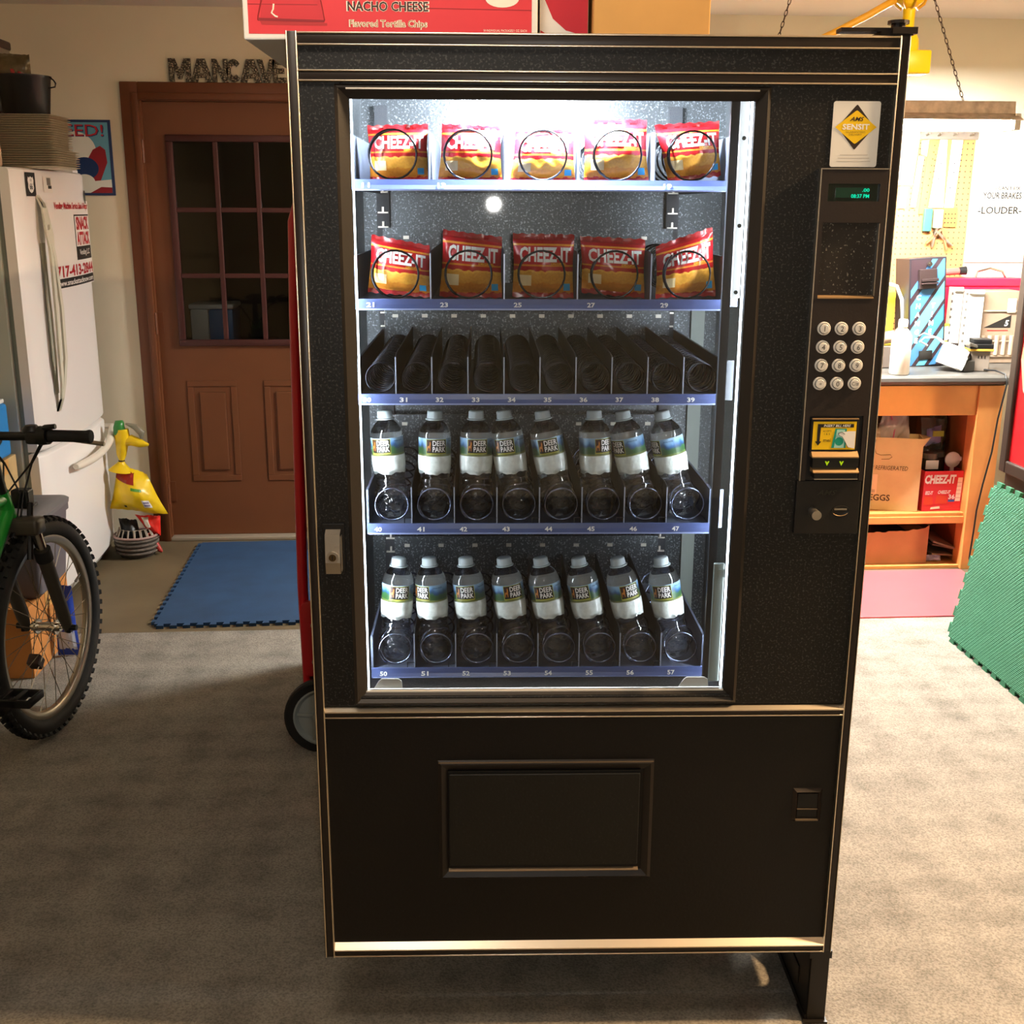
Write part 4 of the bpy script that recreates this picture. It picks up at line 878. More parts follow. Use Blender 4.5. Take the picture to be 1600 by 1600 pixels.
t = thing('bucket', 'black plastic bucket with a bail handle on the foil pans', 'bucket', (-1.575, 4.77, FZ + .1975))
MB().lathe([(.082, 0), (.085, .004), (.098, .135), (.102, .14), (.102, .146), (.097, .146), (.080, .006)], n=32, cap=False).build('body', black_m, t, smooth=40)
MB().lathe([(.082, .001), (.001, .001)], n=32, cap=False).build('base', black_m, t)
MB().tube([(.10, -.01, .143), (.118, -.02, .130), (.128, -.03, .118), (.125, -.03, .105), (.10, -.03, .10)], .003, n=6).build('bail_handle', black_m, t)
t = thing('food_pouch', 'clear pouch of red wrapped sweets sitting in the black bucket', 'bag', (-1.60, 4.735, FZ + .24))
pos, mb = pillow([(-.075, .182), (.068, .176), (.07, .06), (-.07, .05)], .03, seed=31, nu=14, nv=14, wr=.006)
mb.build('pouch', pm('brownish_film', '#5c4f33', .25, alpha=.92, var=.3, vs=30), t, smooth=180)
a = MB(); random.seed(3)
for i in range(14): a.box(-.012, .012, -.006, .006, -.006, .006, bev=.003, xf=Matrix.Translation((random.uniform(-.005, .055), random.uniform(-.04, -.028), random.uniform(.072, .11))) @ Matrix.Rotation(random.uniform(0, 3), 4, 'Y'))
o = a.build('sweets', pm('red_wrapper', '#9c2a24', .3), t); o['kind'] = 'stuff'
t = thing('jug', 'beige plastic jug at the left edge of the picture beside the foil pans', 'jug', (-1.695, 4.56, FZ + .001))
MB().lathe([(.001, 0), (.070, 0), (.077, .01), (.078, .06), (.068, .14), (.05, .21), (.028, .235), (.026, .26), (.001, .26)], n=28).build('body', pm('beige_plastic', '#d8b99a', .5), t, smooth=50)
MB().lathe([(.032, .255), (.032, .285), (.001, .287)], n=20, cap=False).build('cap', pm('dark_brown_cap', '#2d1b17', .5), t, smooth=40)
t = thing('storage_tin', 'dark tin standing behind the beige jug at the left edge of the picture', 'tin', (-1.845, 4.90, FZ - .010))
MB().box(-.16, .145, -.06, .12, 0, .23, bev=.006).build('lower_tin', pm('dark_brown_tin', '#2a1712', .4), t); MB().box(-.15, .150, -.05, .11, .23, .49, bev=.012).build('upper_tin', pm('grey_tin', '#6e675c', .4, var=.2), t); MB().box(-.152, .155, -.052, .112, .47, .505, bev=.008).build('lid', pm('dark_brown_tin', '#2a1712', .4), t)

# ------------------------------------------------------------------ workbench
t = thing('workbench', 'orange wooden workbench with a dark worktop and open shelves against the back wall', 'workbench', (0, 0, 0))
top_m = pm('dark_worktop', '#4c4a46', .3, var=.1, vs=6)
BZ = .891
tp = MB(); prof = [(4.835, .845), (4.812, .852), (4.802, .866), (4.804, .880), (4.816, .889), (4.84, BZ), (5.472, BZ), (5.472, .845)]
tp.loft([[(x, y, z) for y, z in prof] for x in (1.16, 2.74)]); tp.build('worktop', top_m, t, smooth=40, recalc=True)
MB().box(1.28, 2.372, 4.828, 4.866, .712, .845, bev=.003).build('apron', orange_m, t)
for x in (1.20, 2.372): MB().box(x, x + .115, 4.82, 4.91, 0.0005, .845, bev=.003).build('post', orange_m, t)
MB().box(1.25, 2.40, 4.845, 5.44, .247, .262, bev=.002).build('shelf', orange_m, t)
MB().box(1.25, 2.372, 4.836, 4.862, .2145, .247, bev=.002).build('shelf_rail', orange_m, t)
MB().box(1.25, 2.40, 4.84, 5.44, .0005, .016, bev=.002).build('bottom_board', orange_m, t)
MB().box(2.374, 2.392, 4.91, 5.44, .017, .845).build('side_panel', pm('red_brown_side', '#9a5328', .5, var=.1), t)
MB().box(1.25, 2.40, 5.44, 5.455, .017, .845).build('back_panel', pm('brown_board', '#7b4d2c', .7, var=.1), t)  # back board in a darker brown than the pine

# shop light hanging over the bench
sh_m = emat('shop_tube_glow', (1, .99, .95), SHOP)
t = thing('shop_light', 'hanging fluorescent shop light with glowing tubes above the workbench', 'light', (1.67, 4.70, 1.955))
hood = MB(); hw = .64
hood.loft([[(x, y, z) for y, z in ((-.125, -.022), (-.05, .006), (-.045, .052), (.045, .052), (.05, .006), (.125, -.022), (.122, -.025), (.046, .001), (-.046, .001), (-.122, -.025))] for x in (-hw, hw)])
hood.build('hood', pm('galvanised_hood', '#b7aa9c', .5, metal=.6, var=.25, vs=30), t, recalc=True)
for y in (-.05, .05):
    MB().cyl((-.61, y, -.038), (.64, y, -.038), .0185, n=16).build('tube', sh_m, t, smooth=40)
for x in (-.64, .63):
    MB().box(x - .004, x + .022, -.08, .08, -.058, .004, bev=.003).build('end_socket', steel_m, t)
chain_m = pm('dark_chain', '#4b3a2c', .5, metal=.6)
def chain(p0, p1, parent, nm):
    p0 = Vector(p0); p1 = Vector(p1); L = (p1 - p0).length; n = int(L / .021); q = (p1 - p0).to_track_quat('Z', 'Y').to_matrix().to_4x4(); mb = MB()
    for i in range(n):
        X = Matrix.Translation(p0.lerp(p1, (i + .5) / n)) @ q @ Matrix.Rotation((i % 2) * PI / 2, 4, 'Z')
        mb.tube([X @ Vector((.0055 * math.cos(k * PI / 5), 0, .0135 * math.sin(k * PI / 5))) for k in range(10)], .0017, n=5, closed=True)
    o = mb.build(nm, chain_m, parent); o['kind'] = 'stuff'
chain((.445, 0, .052), (.265, .0, .484), t, 'chain'); chain((-.385, 0, .052), (-.27, .0, .484), t, 'chain')

# yellow drop light on the ceiling with its hose
yel_m = pm('safety_yellow', '#f4d40c', .35)
t = thing('drop_light', 'yellow plastic drop light hanging beside the top right corner of the vending machine', 'work light', (1.425, 3.6, 0))
MB().lathe([(.001, 2.235), (.030, 2.232), (.045, 2.222), (.048, 2.205), (.040, 2.185), (.022, 2.172), (.001, 2.17)], n=20).build('cage', yel_m, t, smooth=50)
a = MB()
for i in range(8): a.tube([(.050 * math.cos(i * PI / 4) * k, .050 * math.sin(i * PI / 4) * k, z) for k, z in ((.55, 2.238), (1, 2.222), (1.06, 2.204), (.9, 2.183), (.5, 2.168))], .003, n=5)
a.build('cage_ribs', pm('dark_yellow', '#c99b0a', .4), t)
MB().lathe([(.018, 2.17), (.017, 2.115), (.026, 2.10), (.034, 2.085), (.036, 2.06), (.032, 2.04), (.001, 2.04)], n=20).build('handle', yel_m, t, smooth=50)
MB().box(-.038, .068, -.035, .035, 1.985, 2.052, bev=.006).build('socket_block', yel_m, t, smooth=40)
MB().cyl((0, 0, 2.235), (0, 0, 2.438), .012, n=10).build('cord', yel_m, t, smooth=60)
hose = MB().tube([(1.02, 3.62, 2.02), (1.10, 3.62, 2.055), (1.20, 3.61, 2.10), (1.30, 3.6, 2.150), (1.38, 3.6, 2.195), (1.46, 3.68, 2.27), (1.53, 3.70, 2.37), (1.56, 3.70, 2.435)], .0105, n=10).build('air_hose', pm('ochre_hose', '#d8a52e', .45), smooth=60)
tag(hose, 'ochre yellow hose rising diagonally from the machine top to the ceiling', 'hose')

# pegboard with hanging tools
def peg():
    k = NT('pegboard_tan'); b = k.n('BsdfPrincipled', Roughness=.7); k.l(b.outputs[0], k.out.inputs[0]); tc = k.n('TexCoord'); sp = k.n('SeparateXYZ'); k.l(tc.outputs['Object'], sp.inputs[0])
    ds = []
    for ax in (0, 2):
        m = k.n('Math', operation='FRACT'); mm = k.n('Math', operation='MULTIPLY'); mm.inputs[1].default_value = 39.4; k.l(sp.outputs[ax], mm.inputs[0]); k.l(mm.outputs[0], m.inputs[0])
        s_ = k.n('Math', operation='SUBTRACT'); k.l(m.outputs[0], s_.inputs[0]); s_.inputs[1].default_value = .5; p = k.n('Math', operation='POWER'); k.l(s_.outputs[0], p.inputs[0]); p.inputs[1].default_value = 2; ds.append(p)
    ad = k.n('Math', operation='ADD'); k.l(ds[0].outputs[0], ad.inputs[0]); k.l(ds[1].outputs[0], ad.inputs[1])
    r = k.ramp([(0, '#3a2a18'), (.016, '#a27440')], 'CONSTANT'); k.l(ad.outputs[0], r.inputs[0]); k.l(r.outputs[0], b.inputs['Base Color']); return k.m
peg_m = peg()
tag(MB().box(1.25, 2.535, 5.462, 5.476, .895, 1.93).build('pegboard', peg_m), 'tan perforated pegboard on the wall behind the workbench', 'pegboard')
PY = 5.458
wp_m = pm('white_paint_metal', '#dcd6ca', .4)
t = thing('tool_rail', 'grey rail with pegs at the top of the pegboard', 'rail', (2.40, PY, 1.925))
MB().box(-.14, .14, -.014, .0, -.018, .022, bev=.002).build('bar', pm('dull_grey_rail', '#6f655a', .5), t)
for x in (-.11, -.055, .02, .10): MB().cyl((x, -.014, 0), (x, -.045, .006), .004, n=8).build('peg', steel_m, t)
def hang(name, lab, cat, pts, mt, y=PY - .004, th=.003, grp=None, holes=()):
    o = MB().prism(pts, 0, th, xf=FRONT(0, y, 0)).build(name, mt, None, recalc=True)
    tag(o, lab, cat, grp)
    if holes:
        a = MB()
        for hx, hz in holes: a.plate(ell(hx, hz, .0035, .0035, n=8), 0, FRONT(0, y - th - .0006, 0))
        a.build('hole', ink_m, o)
    return o
hang('metal_bracket', 'left long white slotted bracket hanging from the grey rail', 'bracket', [(2.36, 1.905), (2.395, 1.905), (2.405, 1.60), (2.335, 1.60)], wp_m, holes=((2.375, 1.80), (2.37, 1.73), (2.36, 1.66), (2.385, 1.62)))
hang('metal_bracket', 'right long white slotted bracket hanging from the grey rail', 'bracket', [(2.418, 1.905), (2.47, 1.905), (2.455, 1.60), (2.412, 1.60)], wp_m, holes=((2.44, 1.80), (2.44, 1.76), (2.43, 1.69)))
hang('measuring_stick', 'yellow perforated strip hanging left of the white brackets', 'strip', [(2.31, 1.90), (2.345, 1.90), (2.325, 1.57), (2.288, 1.57)], pm('pale_yellow_strip', '#b8923a', .5), holes=[(2.34 - .0022 * i - .004, 1.88 - i * .03) for i in range(10)])
hang('paper_roll', 'large white sheet hanging at the left end of the pegboard', 'paper', [(2.10, 1.93), (2.262, 1.93), (2.245, 1.70), (2.09, 1.70)], wp_m, holes=((2.21, 1.84),))
hang('level', 'thin white level hanging beside the yellow strip', 'level', [(2.262, 1.83), (2.288, 1.83), (2.268, 1.60), (2.244, 1.60)], wp_m, y=PY - .008)
hang('green_tape_card', 'pale green card of tape at the top of the pegboard', 'card', [(2.268, 1.90), (2.305, 1.905), (2.30, 1.83), (2.272, 1.84)], pm('pale_green_card', '#7f9a80', .6), y=PY - .012)
hang('ruler', 'white steel rule with black edges hanging under the white sheet', 'ruler', [(2.19, 1.695), (2.225, 1.695), (2.22, 1.595), (2.185, 1.595)], wp_m, holes=((2.20, 1.67), (2.20, 1.64), (2.198, 1.61)))
t = thing('snips', 'blue handled snips hanging at the left edge of the pegboard', 'snips', (2.135, PY - .01, 1.64))
MB().prism([(-.018, .05), (.02, .05), (.006, -.03), (-.012, -.03)], 0, .008, xf=FRONT(0, 0, 0)).build('handle', pm('blue_grip', '#4a5a9a', .5), t); MB().prism([(-.012, -.03), (.004, -.03), (.0, -.065), (-.012, -.06)], 0, .004, xf=FRONT(0, 0, 0)).build('blade', steel_m, t)
t = thing('tape_holder', 'small green and tan boxes hooked under the white brackets', 'holder', (2.37, PY - .006, 1.55))
MB().box(-.06, -.02, -.02, 0, -.06, .045, bev=.003).build('green_box', pm('sea_green', '#2d6552', .5), t); MB().box(-.01, .028, -.03, 0, -.045, .04, bev=.003).build('pale_box', pm('pale_green_card', '#7f9a80', .6), t)
hang('wood_block', 'square tan perforated board at the lower right of the pegboard', 'board', [(2.405, 1.60), (2.475, 1.60), (2.475, 1.51), (2.405, 1.51)], pm('tan_block', '#94602f', .6), holes=[(2.42 + .016 * i, 1.53 + .02 * j) for i in range(4) for j in range(3)])
for i, (px_, pz_, rz_) in enumerate(((2.37, 1.47, .5), (2.42, 1.455, -.6))):
    t = thing('spring_clamp', ['steel spring clamp hanging on the pegboard, the left one', 'steel spring clamp hanging on the pegboard, the right one'][i], 'clamp', (px_, PY - .02, pz_))
    X = Matrix.Rotation(rz_, 4, 'Y')
    MB().loft([[X @ Vector(p) for p in ((-.02, -.008, .05), (-.008, -.008, .05), (-.008, .008, .05), (-.02, .008, .05))], [X @ Vector(p) for p in ((-.006, -.006, 0), (.006, -.006, 0), (.006, .006, 0), (-.006, .006, 0))], [X @ Vector(p) for p in ((.014, -.008, -.05), (.02, -.008, -.05), (.02, .008, -.05), (.014, .008, -.05))]]).build('jaw', steel_m, t)
    MB().loft([[X @ Vector(p) for p in ((.02, -.008, .05), (.008, -.008, .05), (.008, .008, .05), (.02, .008, .05))], [X @ Vector(p) for p in ((.006, -.006, 0), (-.006, -.006, 0), (-.006, .006, 0), (.006, .006, 0))], [X @ Vector(p) for p in ((-.014, -.008, -.05), (-.02, -.008, -.05), (-.02, .008, -.05), (-.014, .008, -.05))]]).build('handle', pm('orange_grip', '#8a5a3a', .5), t)
# poster with lettering
t = thing('poster', 'white poster lettered YOUR BRAKES and LOUDER on the wall above the red toolbox', 'poster', (2.715, YB - .004, 1.58))
MB().box(-.165, .165, -.003, .003, -.235, .255).build('sheet', pm('poster_paper', '#c4bcae', .6), t)
gi = pm('grey_poster_ink', '#0c0a09', .7); a = MB(); fx = FRONT(.0, -.0035, 0)
a.text("I CAN'T FIX", .017, fx, 0, w=.12, u0=.01, v0=.110, bold=.02); a.text('YOUR BRAKES', .031, fx, 0, w=.19, u0=-.015, v0=.076, bold=.02); a.text('-LOUDER-', .034, fx, 0, w=.215, bold=.02, u0=-.02, v0=.008)
a.build('lettering', gi, t)
t = thing('wire_fan', 'small wire fan guard on the wall at the right edge of the picture', 'fan', (2.865, YB - .05, 1.915))
a = MB()
for r in (.04, .07, .10): a.tube([(r * math.cos(i * PI / 14), -.01 if r < .09 else 0, r * math.sin(i * PI / 14)) for i in range(28)], .0022, n=6, closed=True)
for i in range(8): a.tube([(.02 * math.cos(i * PI / 4), -.012, .02 * math.sin(i * PI / 4)), (.10 * math.cos(i * PI / 4), 0, .10 * math.sin(i * PI / 4))], .0018, n=5)
a.build('guard', chrome_m, t); MB().cyl((0, -.012, 0), (0, .045, 0), .022, n=16).build('motor', wp_m, t)

# ------------------------------------------------------------------ things on the workbench
t = thing('coin_changer', 'tall black coin changer with blue diagonal stripes lettered CHANGE TIME on the workbench', 'change machine', (2.245, 5.11, BZ + .001))
t.rotation_euler = (-.03, -.06, .06)
MB().box(-.088, .088, 0, .14, 0, .49, bev=.003).build('case', pm('changer_case', '#1f1a1e', .4), t)
a = MB(); fx = FRONT(0, -.0006, 0)
FXm, FXM, FZm, FZM = -.080, .080, .006, .482
a.plate([(FXm, FZm), (FXM, FZm), (FXM, FZM), (FXm, FZM)], 0, fx)
def clip(poly, ax, val, sgn):
    out = []
    for i, p in enumerate(poly):
        q = poly[i - 1]; ip = sgn * (p[ax] - val) <= 0; iq = sgn * (q[ax] - val) <= 0
        if ip != iq: k_ = (val - q[ax]) / (p[ax] - q[ax]); out.append((q[0] + (p[0] - q[0]) * k_, q[1] + (p[1] - q[1]) * k_))
        if ip: out.append(p)
    return out
def stripe(c0, c1, mi, z):            # band between lines z = 1.35 x + c
    poly = [(-.1, -.135 + c0), (.1, .135 + c0), (.1, .135 + c1), (-.1, -.135 + c1)]
    for ax, val, sg in ((0, FXm, -1), (0, FXM, 1), (1, FZm, -1), (1, FZM, 1)):
        poly = clip(poly, ax, val, sg)
        if len(poly) < 3: return
    a.plate(poly, mi, fx, z)
stripe(.30, .385, 1, .0004); stripe(.195, .275, 2, .0004); stripe(.10, .172, 1, .0004); stripe(.015, .07, 2, .0004); stripe(-.055, -.012, 1, .0004); stripe(.42, .455, 1, .0004)
for i, ch in enumerate('CHANGE'): a.text(ch, .023, fx, 3, bold=.03, slant=.15, z=.0010, u0=-.042 - i * .0015, v0=.315 - i * .039)
for i, ch in enumerate('TIME'): a.text(ch, .023, fx, 3, bold=.03, slant=.15, z=.0010, u0=.028 - i * .004, v0=.275 - i * .039)
a.build('striped_face', [pm('changer_dark_print', '#2d2024', .35), pm('changer_blue', '#3d6f98', .35), pm('changer_light_blue', '#5598b4', .35), whiteink_m], t)
MB().box(-.048, .035, -.022, 0, .352, .440, bev=.003).box(-.042, .036, -.036, -.02, .385, .397, bev=.002).box(-.042, .036, -.034, -.02, .372, .380, bev=.002).build('bill_slot', pm('changer_slot', '#2a1f1e', .35), t)
MB().cyl((0, -.004, .462), (0, -.02, .462), .011, n=16).cyl((0, -.02, .462), (0, -.024, .462), .005, n=12).build('lock', chrome_m, t)
MB().box(-.035, .030, -.004, 0, .030, .072, bev=.002).build('coin_cup', pm('dark_cup', '#1a1714', .3), t)
t = thing('spray_bottle', 'plain white plastic bottle with screw cap on the workbench', 'bottle', (2.02, 4.865, BZ + .001))
MB().lathe([(.001, 0), (.040, 0), (.0425, .004), (.0425, .155), (.040, .170), (.026, .192), (.018, .200), (.018, .206)], n=32, cap=False).build('body', pm('milky_plastic', '#f2efe8', .4), t, smooth=50)
MB().lathe([(.0205, .206), (.0205, .232), (.017, .238), (.001, .238)], n=24, cap=False).build('cap', white_m, t, smooth=40)
t = thing('power_supply', 'tilted white metal power supply with cut cables beside the coin changer', 'power supply', (2.295, 4.985, BZ + .002)); t.rotation_euler = (0, 0, -.5)
X = Matrix.Rotation(.32, 4, 'Y')
MB().box(-.062, .055, -.06, .06, .022, .105, bev=.003, xf=X).build('case', wp_m, t); MB().box(.018, .058, -.064, -.058, .028, .085, xf=X).build('label_plate', pm('pale_sticker', '#f5f1ea', .5), t); MB().box(.056, .064, -.05, .05, .02, .09, xf=X).build('end_plate', pm('dark_end', '#3c3833', .5), t)
for i, pts in enumerate(([(-.03, -.02, .12), (-.06, -.03, .145), (-.11, -.02, .14), (-.13, 0, .12), (-.10, .03, .10)], [(.0, .02, .10), (-.05, .02, .135), (-.12, .03, .155), (-.14, .03, .14)], [(.02, -.03, .09), (.05, -.05, .10), (.075, -.07, .06), (.06, -.09, .012)])): MB().tube(pts, .004, n=6).build('cable', pm('white_cable', '#e2ddd2', .5) if i != 1 else pm('grey_cable', '#6e6a66', .5), t)
t = thing('transformer', 'grey transformer with black top and yellow band on the workbench', 'transformer', (2.42, 4.965, BZ + .001)); t.rotation_euler = (0, 0, -.15)
MB().box(-.040, .040, -.035, .035, 0, .090, bev=.003).build('case', pm('taupe_case', '#8a7d70', .5), t); MB().box(-.052, .052, -.045, .045, .090, .100, bev=.002).build('band', pm('mustard_band', '#c8a23c', .5), t); MB().box(-.054, .050, -.045, .045, .100, .122, bev=.004).box(-.035, .045, -.03, .045, .122, .142, bev=.004).build('top', black_m, t)
a = MB()
for i in range(3): a.box(-.012 + i * .014, -.008 + i * .014, -.0362, -.034, .058, .07)
a.build('vents', ink_m, t)
t = thing('cable_tie_pack', 'small black adapter lying between the power supply and the transformer', 'adapter', (2.352, 4.93, BZ + .001)); t.rotation_euler = (0, 0, .3)
MB().box(-.03, .03, -.02, .02, 0, .05, bev=.004).build('case', pm('dark_adapter', '#33302d', .5), t)
MB().box(-.028, .028, -.018, .018, .052, .066, bev=.003, xf=Matrix.Translation((.0, .0, .06)) @ Matrix.Rotation(.3, 4, 'Y')).build('upper_block', pm('grey_adapter', '#5d5850', .5), t)
for i, (x0, x1, z1, y, nm) in enumerate(((2.375, 2.425, 1.245, 5.19, 'left white circuit housing leaning behind the power supply'), (2.432, 2.515, 1.235, 5.165, 'wider white circuit housing leaning behind the transformer'))):
    t = thing('circuit_housing', nm, 'housing', (x0, y, BZ + .001)); t.rotation_euler = (-.05, .03, 0)
    w_ = x1 - x0; hh = z1 - BZ
    MB().box(0, w_, 0, .05, 0, hh, bev=.003).build('case', wp_m, t)
    for k_ in range(9): MB().box(-.001, .004, -.0015, .01, .03 + k_ * .036, .042 + k_ * .036).build('terminal', pm('dark_terminal', '#5a554c', .5), t)
    MB().box(.006, w_ - .006, -.012, .0, hh - .02, hh - .004, bev=.002).build('connector', pm('pale_connector', '#ded8ca', .5), t)
t = thing('parts_cabinet', 'smoky brown tool case with a number 5 sticker at the right of the workbench', 'tool case', (2.605, 5.205, BZ + .001))
MB().box(-.085, .105, 0, .12, 0, .335, bev=.004).build('case', pm('smoky_brown', '#96806c', .3, var=.1), t)
a = MB(); fx = FRONT(0, -.0008, 0)
a.plate([(-.06, .165), (.07, .165), (.07, .225)], 0, fx); a.text('5', .028, fx, 1, bold=.03, slant=.2, z=.0006, u0=.05, v0=.187)
a.plate([(-.04, .150), (.06, .150), (.06, .156), (-.04, .156)], 2, fx); a.build('sticker', [ink_m, whiteink_m, pm('red_line', '#c0392f', .5)], t)
for z in (.03, .10, .24): MB().box(-.083, .103, -.006, 0, z, z + .006, bev=.001).build('ridge', pm('smoky_brown_light', '#b09a84', .3), t)
for i in range(5): MB().cyl((-.06 + i * .035, -.003, .04), (-.06 + i * .035, -.003, .13), .010, n=10).build('drawer_bead', pm('smoky_brown_light', '#b09a84', .3), t)
MB().box(.045, .085, -.008, 0, .235, .30, bev=.002).build('keypad', pm('pale_keypad', '#cfc6b8', .5), t)
t = thing('toolbox', 'red metal toolbox against the wall behind the white circuit housings', 'toolbox', (2.58, 5.40, BZ + .001))
MB().box(-.20, .21, -.06, .055, 0, .345, bev=.006).build('body', pm('toolbox_red', '#cf1b3d', .35), t); MB().box(-.205, .215, -.065, .057, .345, .385, bev=.008).build('lid', pm('toolbox_red', '#cf1b3d', .35), t)
MB().tube([(-.02, -.03, .385), (-.01, -.03, .415), (.05, -.03, .43), (.11, -.03, .415), (.13, -.03, .385)], .006, n=8).build('handle', chrome_m, t)
t = thing('flashlight', 'red flashlight with a black head lying on the toolbox', 'flashlight', (2.42, 5.36, BZ + .40)); t.rotation_euler = (0, 0, 0)
MB().cyl((-.07, 0, .008), (.05, 0, .018), .016, n=16).build('barrel', pm('dull_red', '#b5504a', .4), t, smooth=40); MB().cyl((.05, 0, .018), (.085, 0, .021), .018, .021, n=16).build('head', black_m, t, smooth=40)
t = thing('medicine_box', 'yellow and green carton standing right of the coin changer', 'carton', (2.375, 5.20, BZ + .10)); t.rotation_euler = (0, -.15, 0)
MB().box(-.02, .025, 0, .03, 0, .085, bev=.001).build('carton', pm('lime_print', '#c9c04a', .5), t); MB().box(-.012, .012, -.0008, 0, .01, .075).build('label', pm('pale_label', '#f0eed2', .5), t)
tag(MB().box(2.32, 2.42, 5.17, 5.25, BZ + .001, BZ + .099, bev=.004).build('dark_crate', pm('crate_dark', '#2d2522', .5)), 'low dark crate under the yellow and green carton', 'crate')
t = thing('level_case', 'bright yellow box standing at the left end of the workbench', 'box', (2.09, 5.22, BZ + .001))
MB().box(-.035, .030, 0, .05, 0, .33, bev=.003).build('case', pm('bright_yellow', '#f0e02a', .4), t); MB().box(-.036, -.02, -.001, .05, .28, .335).build('end_band', pm('olive_band', '#8a7d34', .5), t)
t = thing('cord_loop', 'thick white cord looped beside the yellow box', 'cord', (0, 0, 0))
MB().tube([(2.06, 5.17, 1.26), (2.10, 5.17, 1.25), (2.13, 5.17, 1.19), (2.142, 5.17, 1.10), (2.132, 5.17, 1.03), (2.11, 5.16, .985), (2.09, 5.15, .965)], .0085, n=8).build('cord', pm('white_cable', '#e2ddd2', .5), t, smooth=60)
MB().box(2.085, 2.115, 5.14, 5.16, .96, .985, bev=.003).build('plug', wp_m, t)
t = thing('grinder', 'dark bench grinder at the left end of the workbench behind the bottle', 'grinder', (2.05, 5.08, BZ + .001))
MB().box(-.06, .045, -.03, .05, 0, .10, bev=.004).build('base', pm('taupe_case2', '#5b5048', .5), t); MB().cyl((-.05, 0, .13), (.03, 0, .14), .028, n=18).build('motor', pm('tan_casting', '#a98c74', .5), t, smooth=40); MB().cyl((.02, -.01, .155), (.05, -.02, .19), .012, n=12).build('arm', pm('dark_end', '#3c3833', .5), t)
t = thing('black_cable', 'thin black cable hanging from the workbench down its right post', 'cord', (0, 0, 0))
MB().tube([(2.43, 4.94, BZ + .008), (2.462, 4.88, BZ + .012), (2.478, 4.815, BZ + .004), (2.480, 4.796, .86), (2.474, 4.80, .80), (2.465, 4.812, .70), (2.455, 4.812, .55), (2.43, 4.812, .40), (2.415, 4.812, .28), (2.412, 4.812, .18), (2.40, 4.80, .06), (2.40, 4.77, .016)], .004, n=8).build('cord', black_m, t, smooth=60)

# ------------------------------------------------------------------ under the workbench
def open_box(name, lab, cat, loc, rz, w_, d_, h_, mt, th=.004, group=None):
    tt = thing(name, lab, cat, loc, rz, group)
    m = MB().box(0, w_, 0, d_, 0, th).box(0, w_, 0, th, th, h_).box(0, w_, d_ - th, d_, th, h_).box(0, th, th, d_ - th, th, h_).box(w_ - th, w_, th, d_ - th, th, h_)
    m.build('carton', mt, tt); return tt
RZ = -.25
eg = open_box('egg_carton', 'tan cardboard carton lettered EGGS on the middle shelf of the workbench', 'box', (2.165 - .40 * math.cos(RZ), 4.868 - .40 * math.sin(RZ), .2635), RZ, .40, .12, .335, card_m)
MB().add([(.40, 0, .335), (.40, .12, .335), (.425, .12, .33), (.43, 0, .345)], [(0, 1, 2, 3)]).add([(.40, 0, .30), (.43, 0, .345), (.40, 0, .335)], [(0, 1, 2)]).build('flap', card_m, eg)
a = MB(); fx = FRONT(0, -.0008, 0); bi = pm('carton_brown_ink', '#4a3322', .8)
a.text('KEEP REFRIGERATED', .020, fx, 0, w=.192, slant=.12, u0=.247, v0=.197); a.text('EGGS', .030, fx, 0, w=.092, bold=.02, u0=.230, v0=.058)
a.plate([(.12, .075), (.215, .075), (.215, .165), (.12, .165)], 1, fx, .0003); a.plate([(.19, .08), (.208, .08), (.208, .095), (.19, .095)], 2, fx, .0005); a.plate([(.155, .125), (.18, .125), (.18, .135), (.155, .135)], 2, fx, .0005)
a.tube([fx @ Vector(p) for p in ((.195, .325, .0006), (.19, .29, .0006), (.20, .262, .0006), (.22, .255, .0006), (.262, .258, .0006), (.27, .248, .0006), (.258, .238, .0006), (.225, .236, .0006))], .001, n=4)
a.build('print', [bi, pm('shipping_label', '#d9b78c', .6), pm('label_grey', '#b09470', .6)], eg)
t = thing('zip_bag', 'crumpled clear zip bag standing in the egg carton', 'bag', (2.075, 4.99, .46))
pos, mb = pillow([(-.05, .27), (.055, .335), (.075, .10), (-.10, .08)], .04, seed=41, nu=22, nv=22, wr=.012)
mb.build('film', pm('hazy_pink_film', '#d9c4bd', .18, alpha=.62, coat=.6), t, smooth=60)
MB().tube([(-.035, -.012, .27), (.0, -.012, .30), (.045, -.012, .337)], .004, n=6).build('zip', pm('pink_zip', '#c2577c', .4), t); MB().tube([(-.035, -.02, .27), (-.03, -.03, .22), (-.012, -.035, .17), (-.015, -.03, .11)], .003, n=6).build('seam', pm('pink_zip', '#c2577c', .4), t)
t = thing('zip_bag', 'flat crumpled clear bag at the left in the egg carton', 'bag', (1.965, 5.00, .47))
pos, mb = pillow([(-.05, .19), (.06, .175), (.07, .08), (-.06, .08)], .035, seed=43, nu=18, nv=18, wr=.012); mb.build('film', pm('hazy_tan_film', '#c9ad90', .2, alpha=.75, coat=.5), t, smooth=60)
cz = open_box('snack_tray_carton', 'red printed snack carton holding jars on the middle shelf', 'box', (2.188, 4.875, .2635), .02, .182, .20, .185, redcard_m)
a = MB(); fx = FRONT(0, -.0008, 0)
a.text('CHEEZ-IT', .042, fx, 0, w=.145, bold=.05, slant=.08, u0=.075, v0=.148); a.text('CHEEZ-IT', .016, fx, 0, w=.058, bold=.03, slant=.2, u0=.098, v0=.088); a.text('EEZ-IT', .016, fx, 0, w=.035, bold=.03, slant=.1, u0=.028, v0=.085)
a.text('36', .022, fx, 0, w=.030, bold=.03, u0=.135, v0=.066); a.plate([(.120, .042), (.150, .042), (.150, .052), (.120, .052)], 1, fx, .0004)
a.plate([(.152, .045), (.176, .045), (.180, .155), (.158, .155)], 2, fx, .0004)
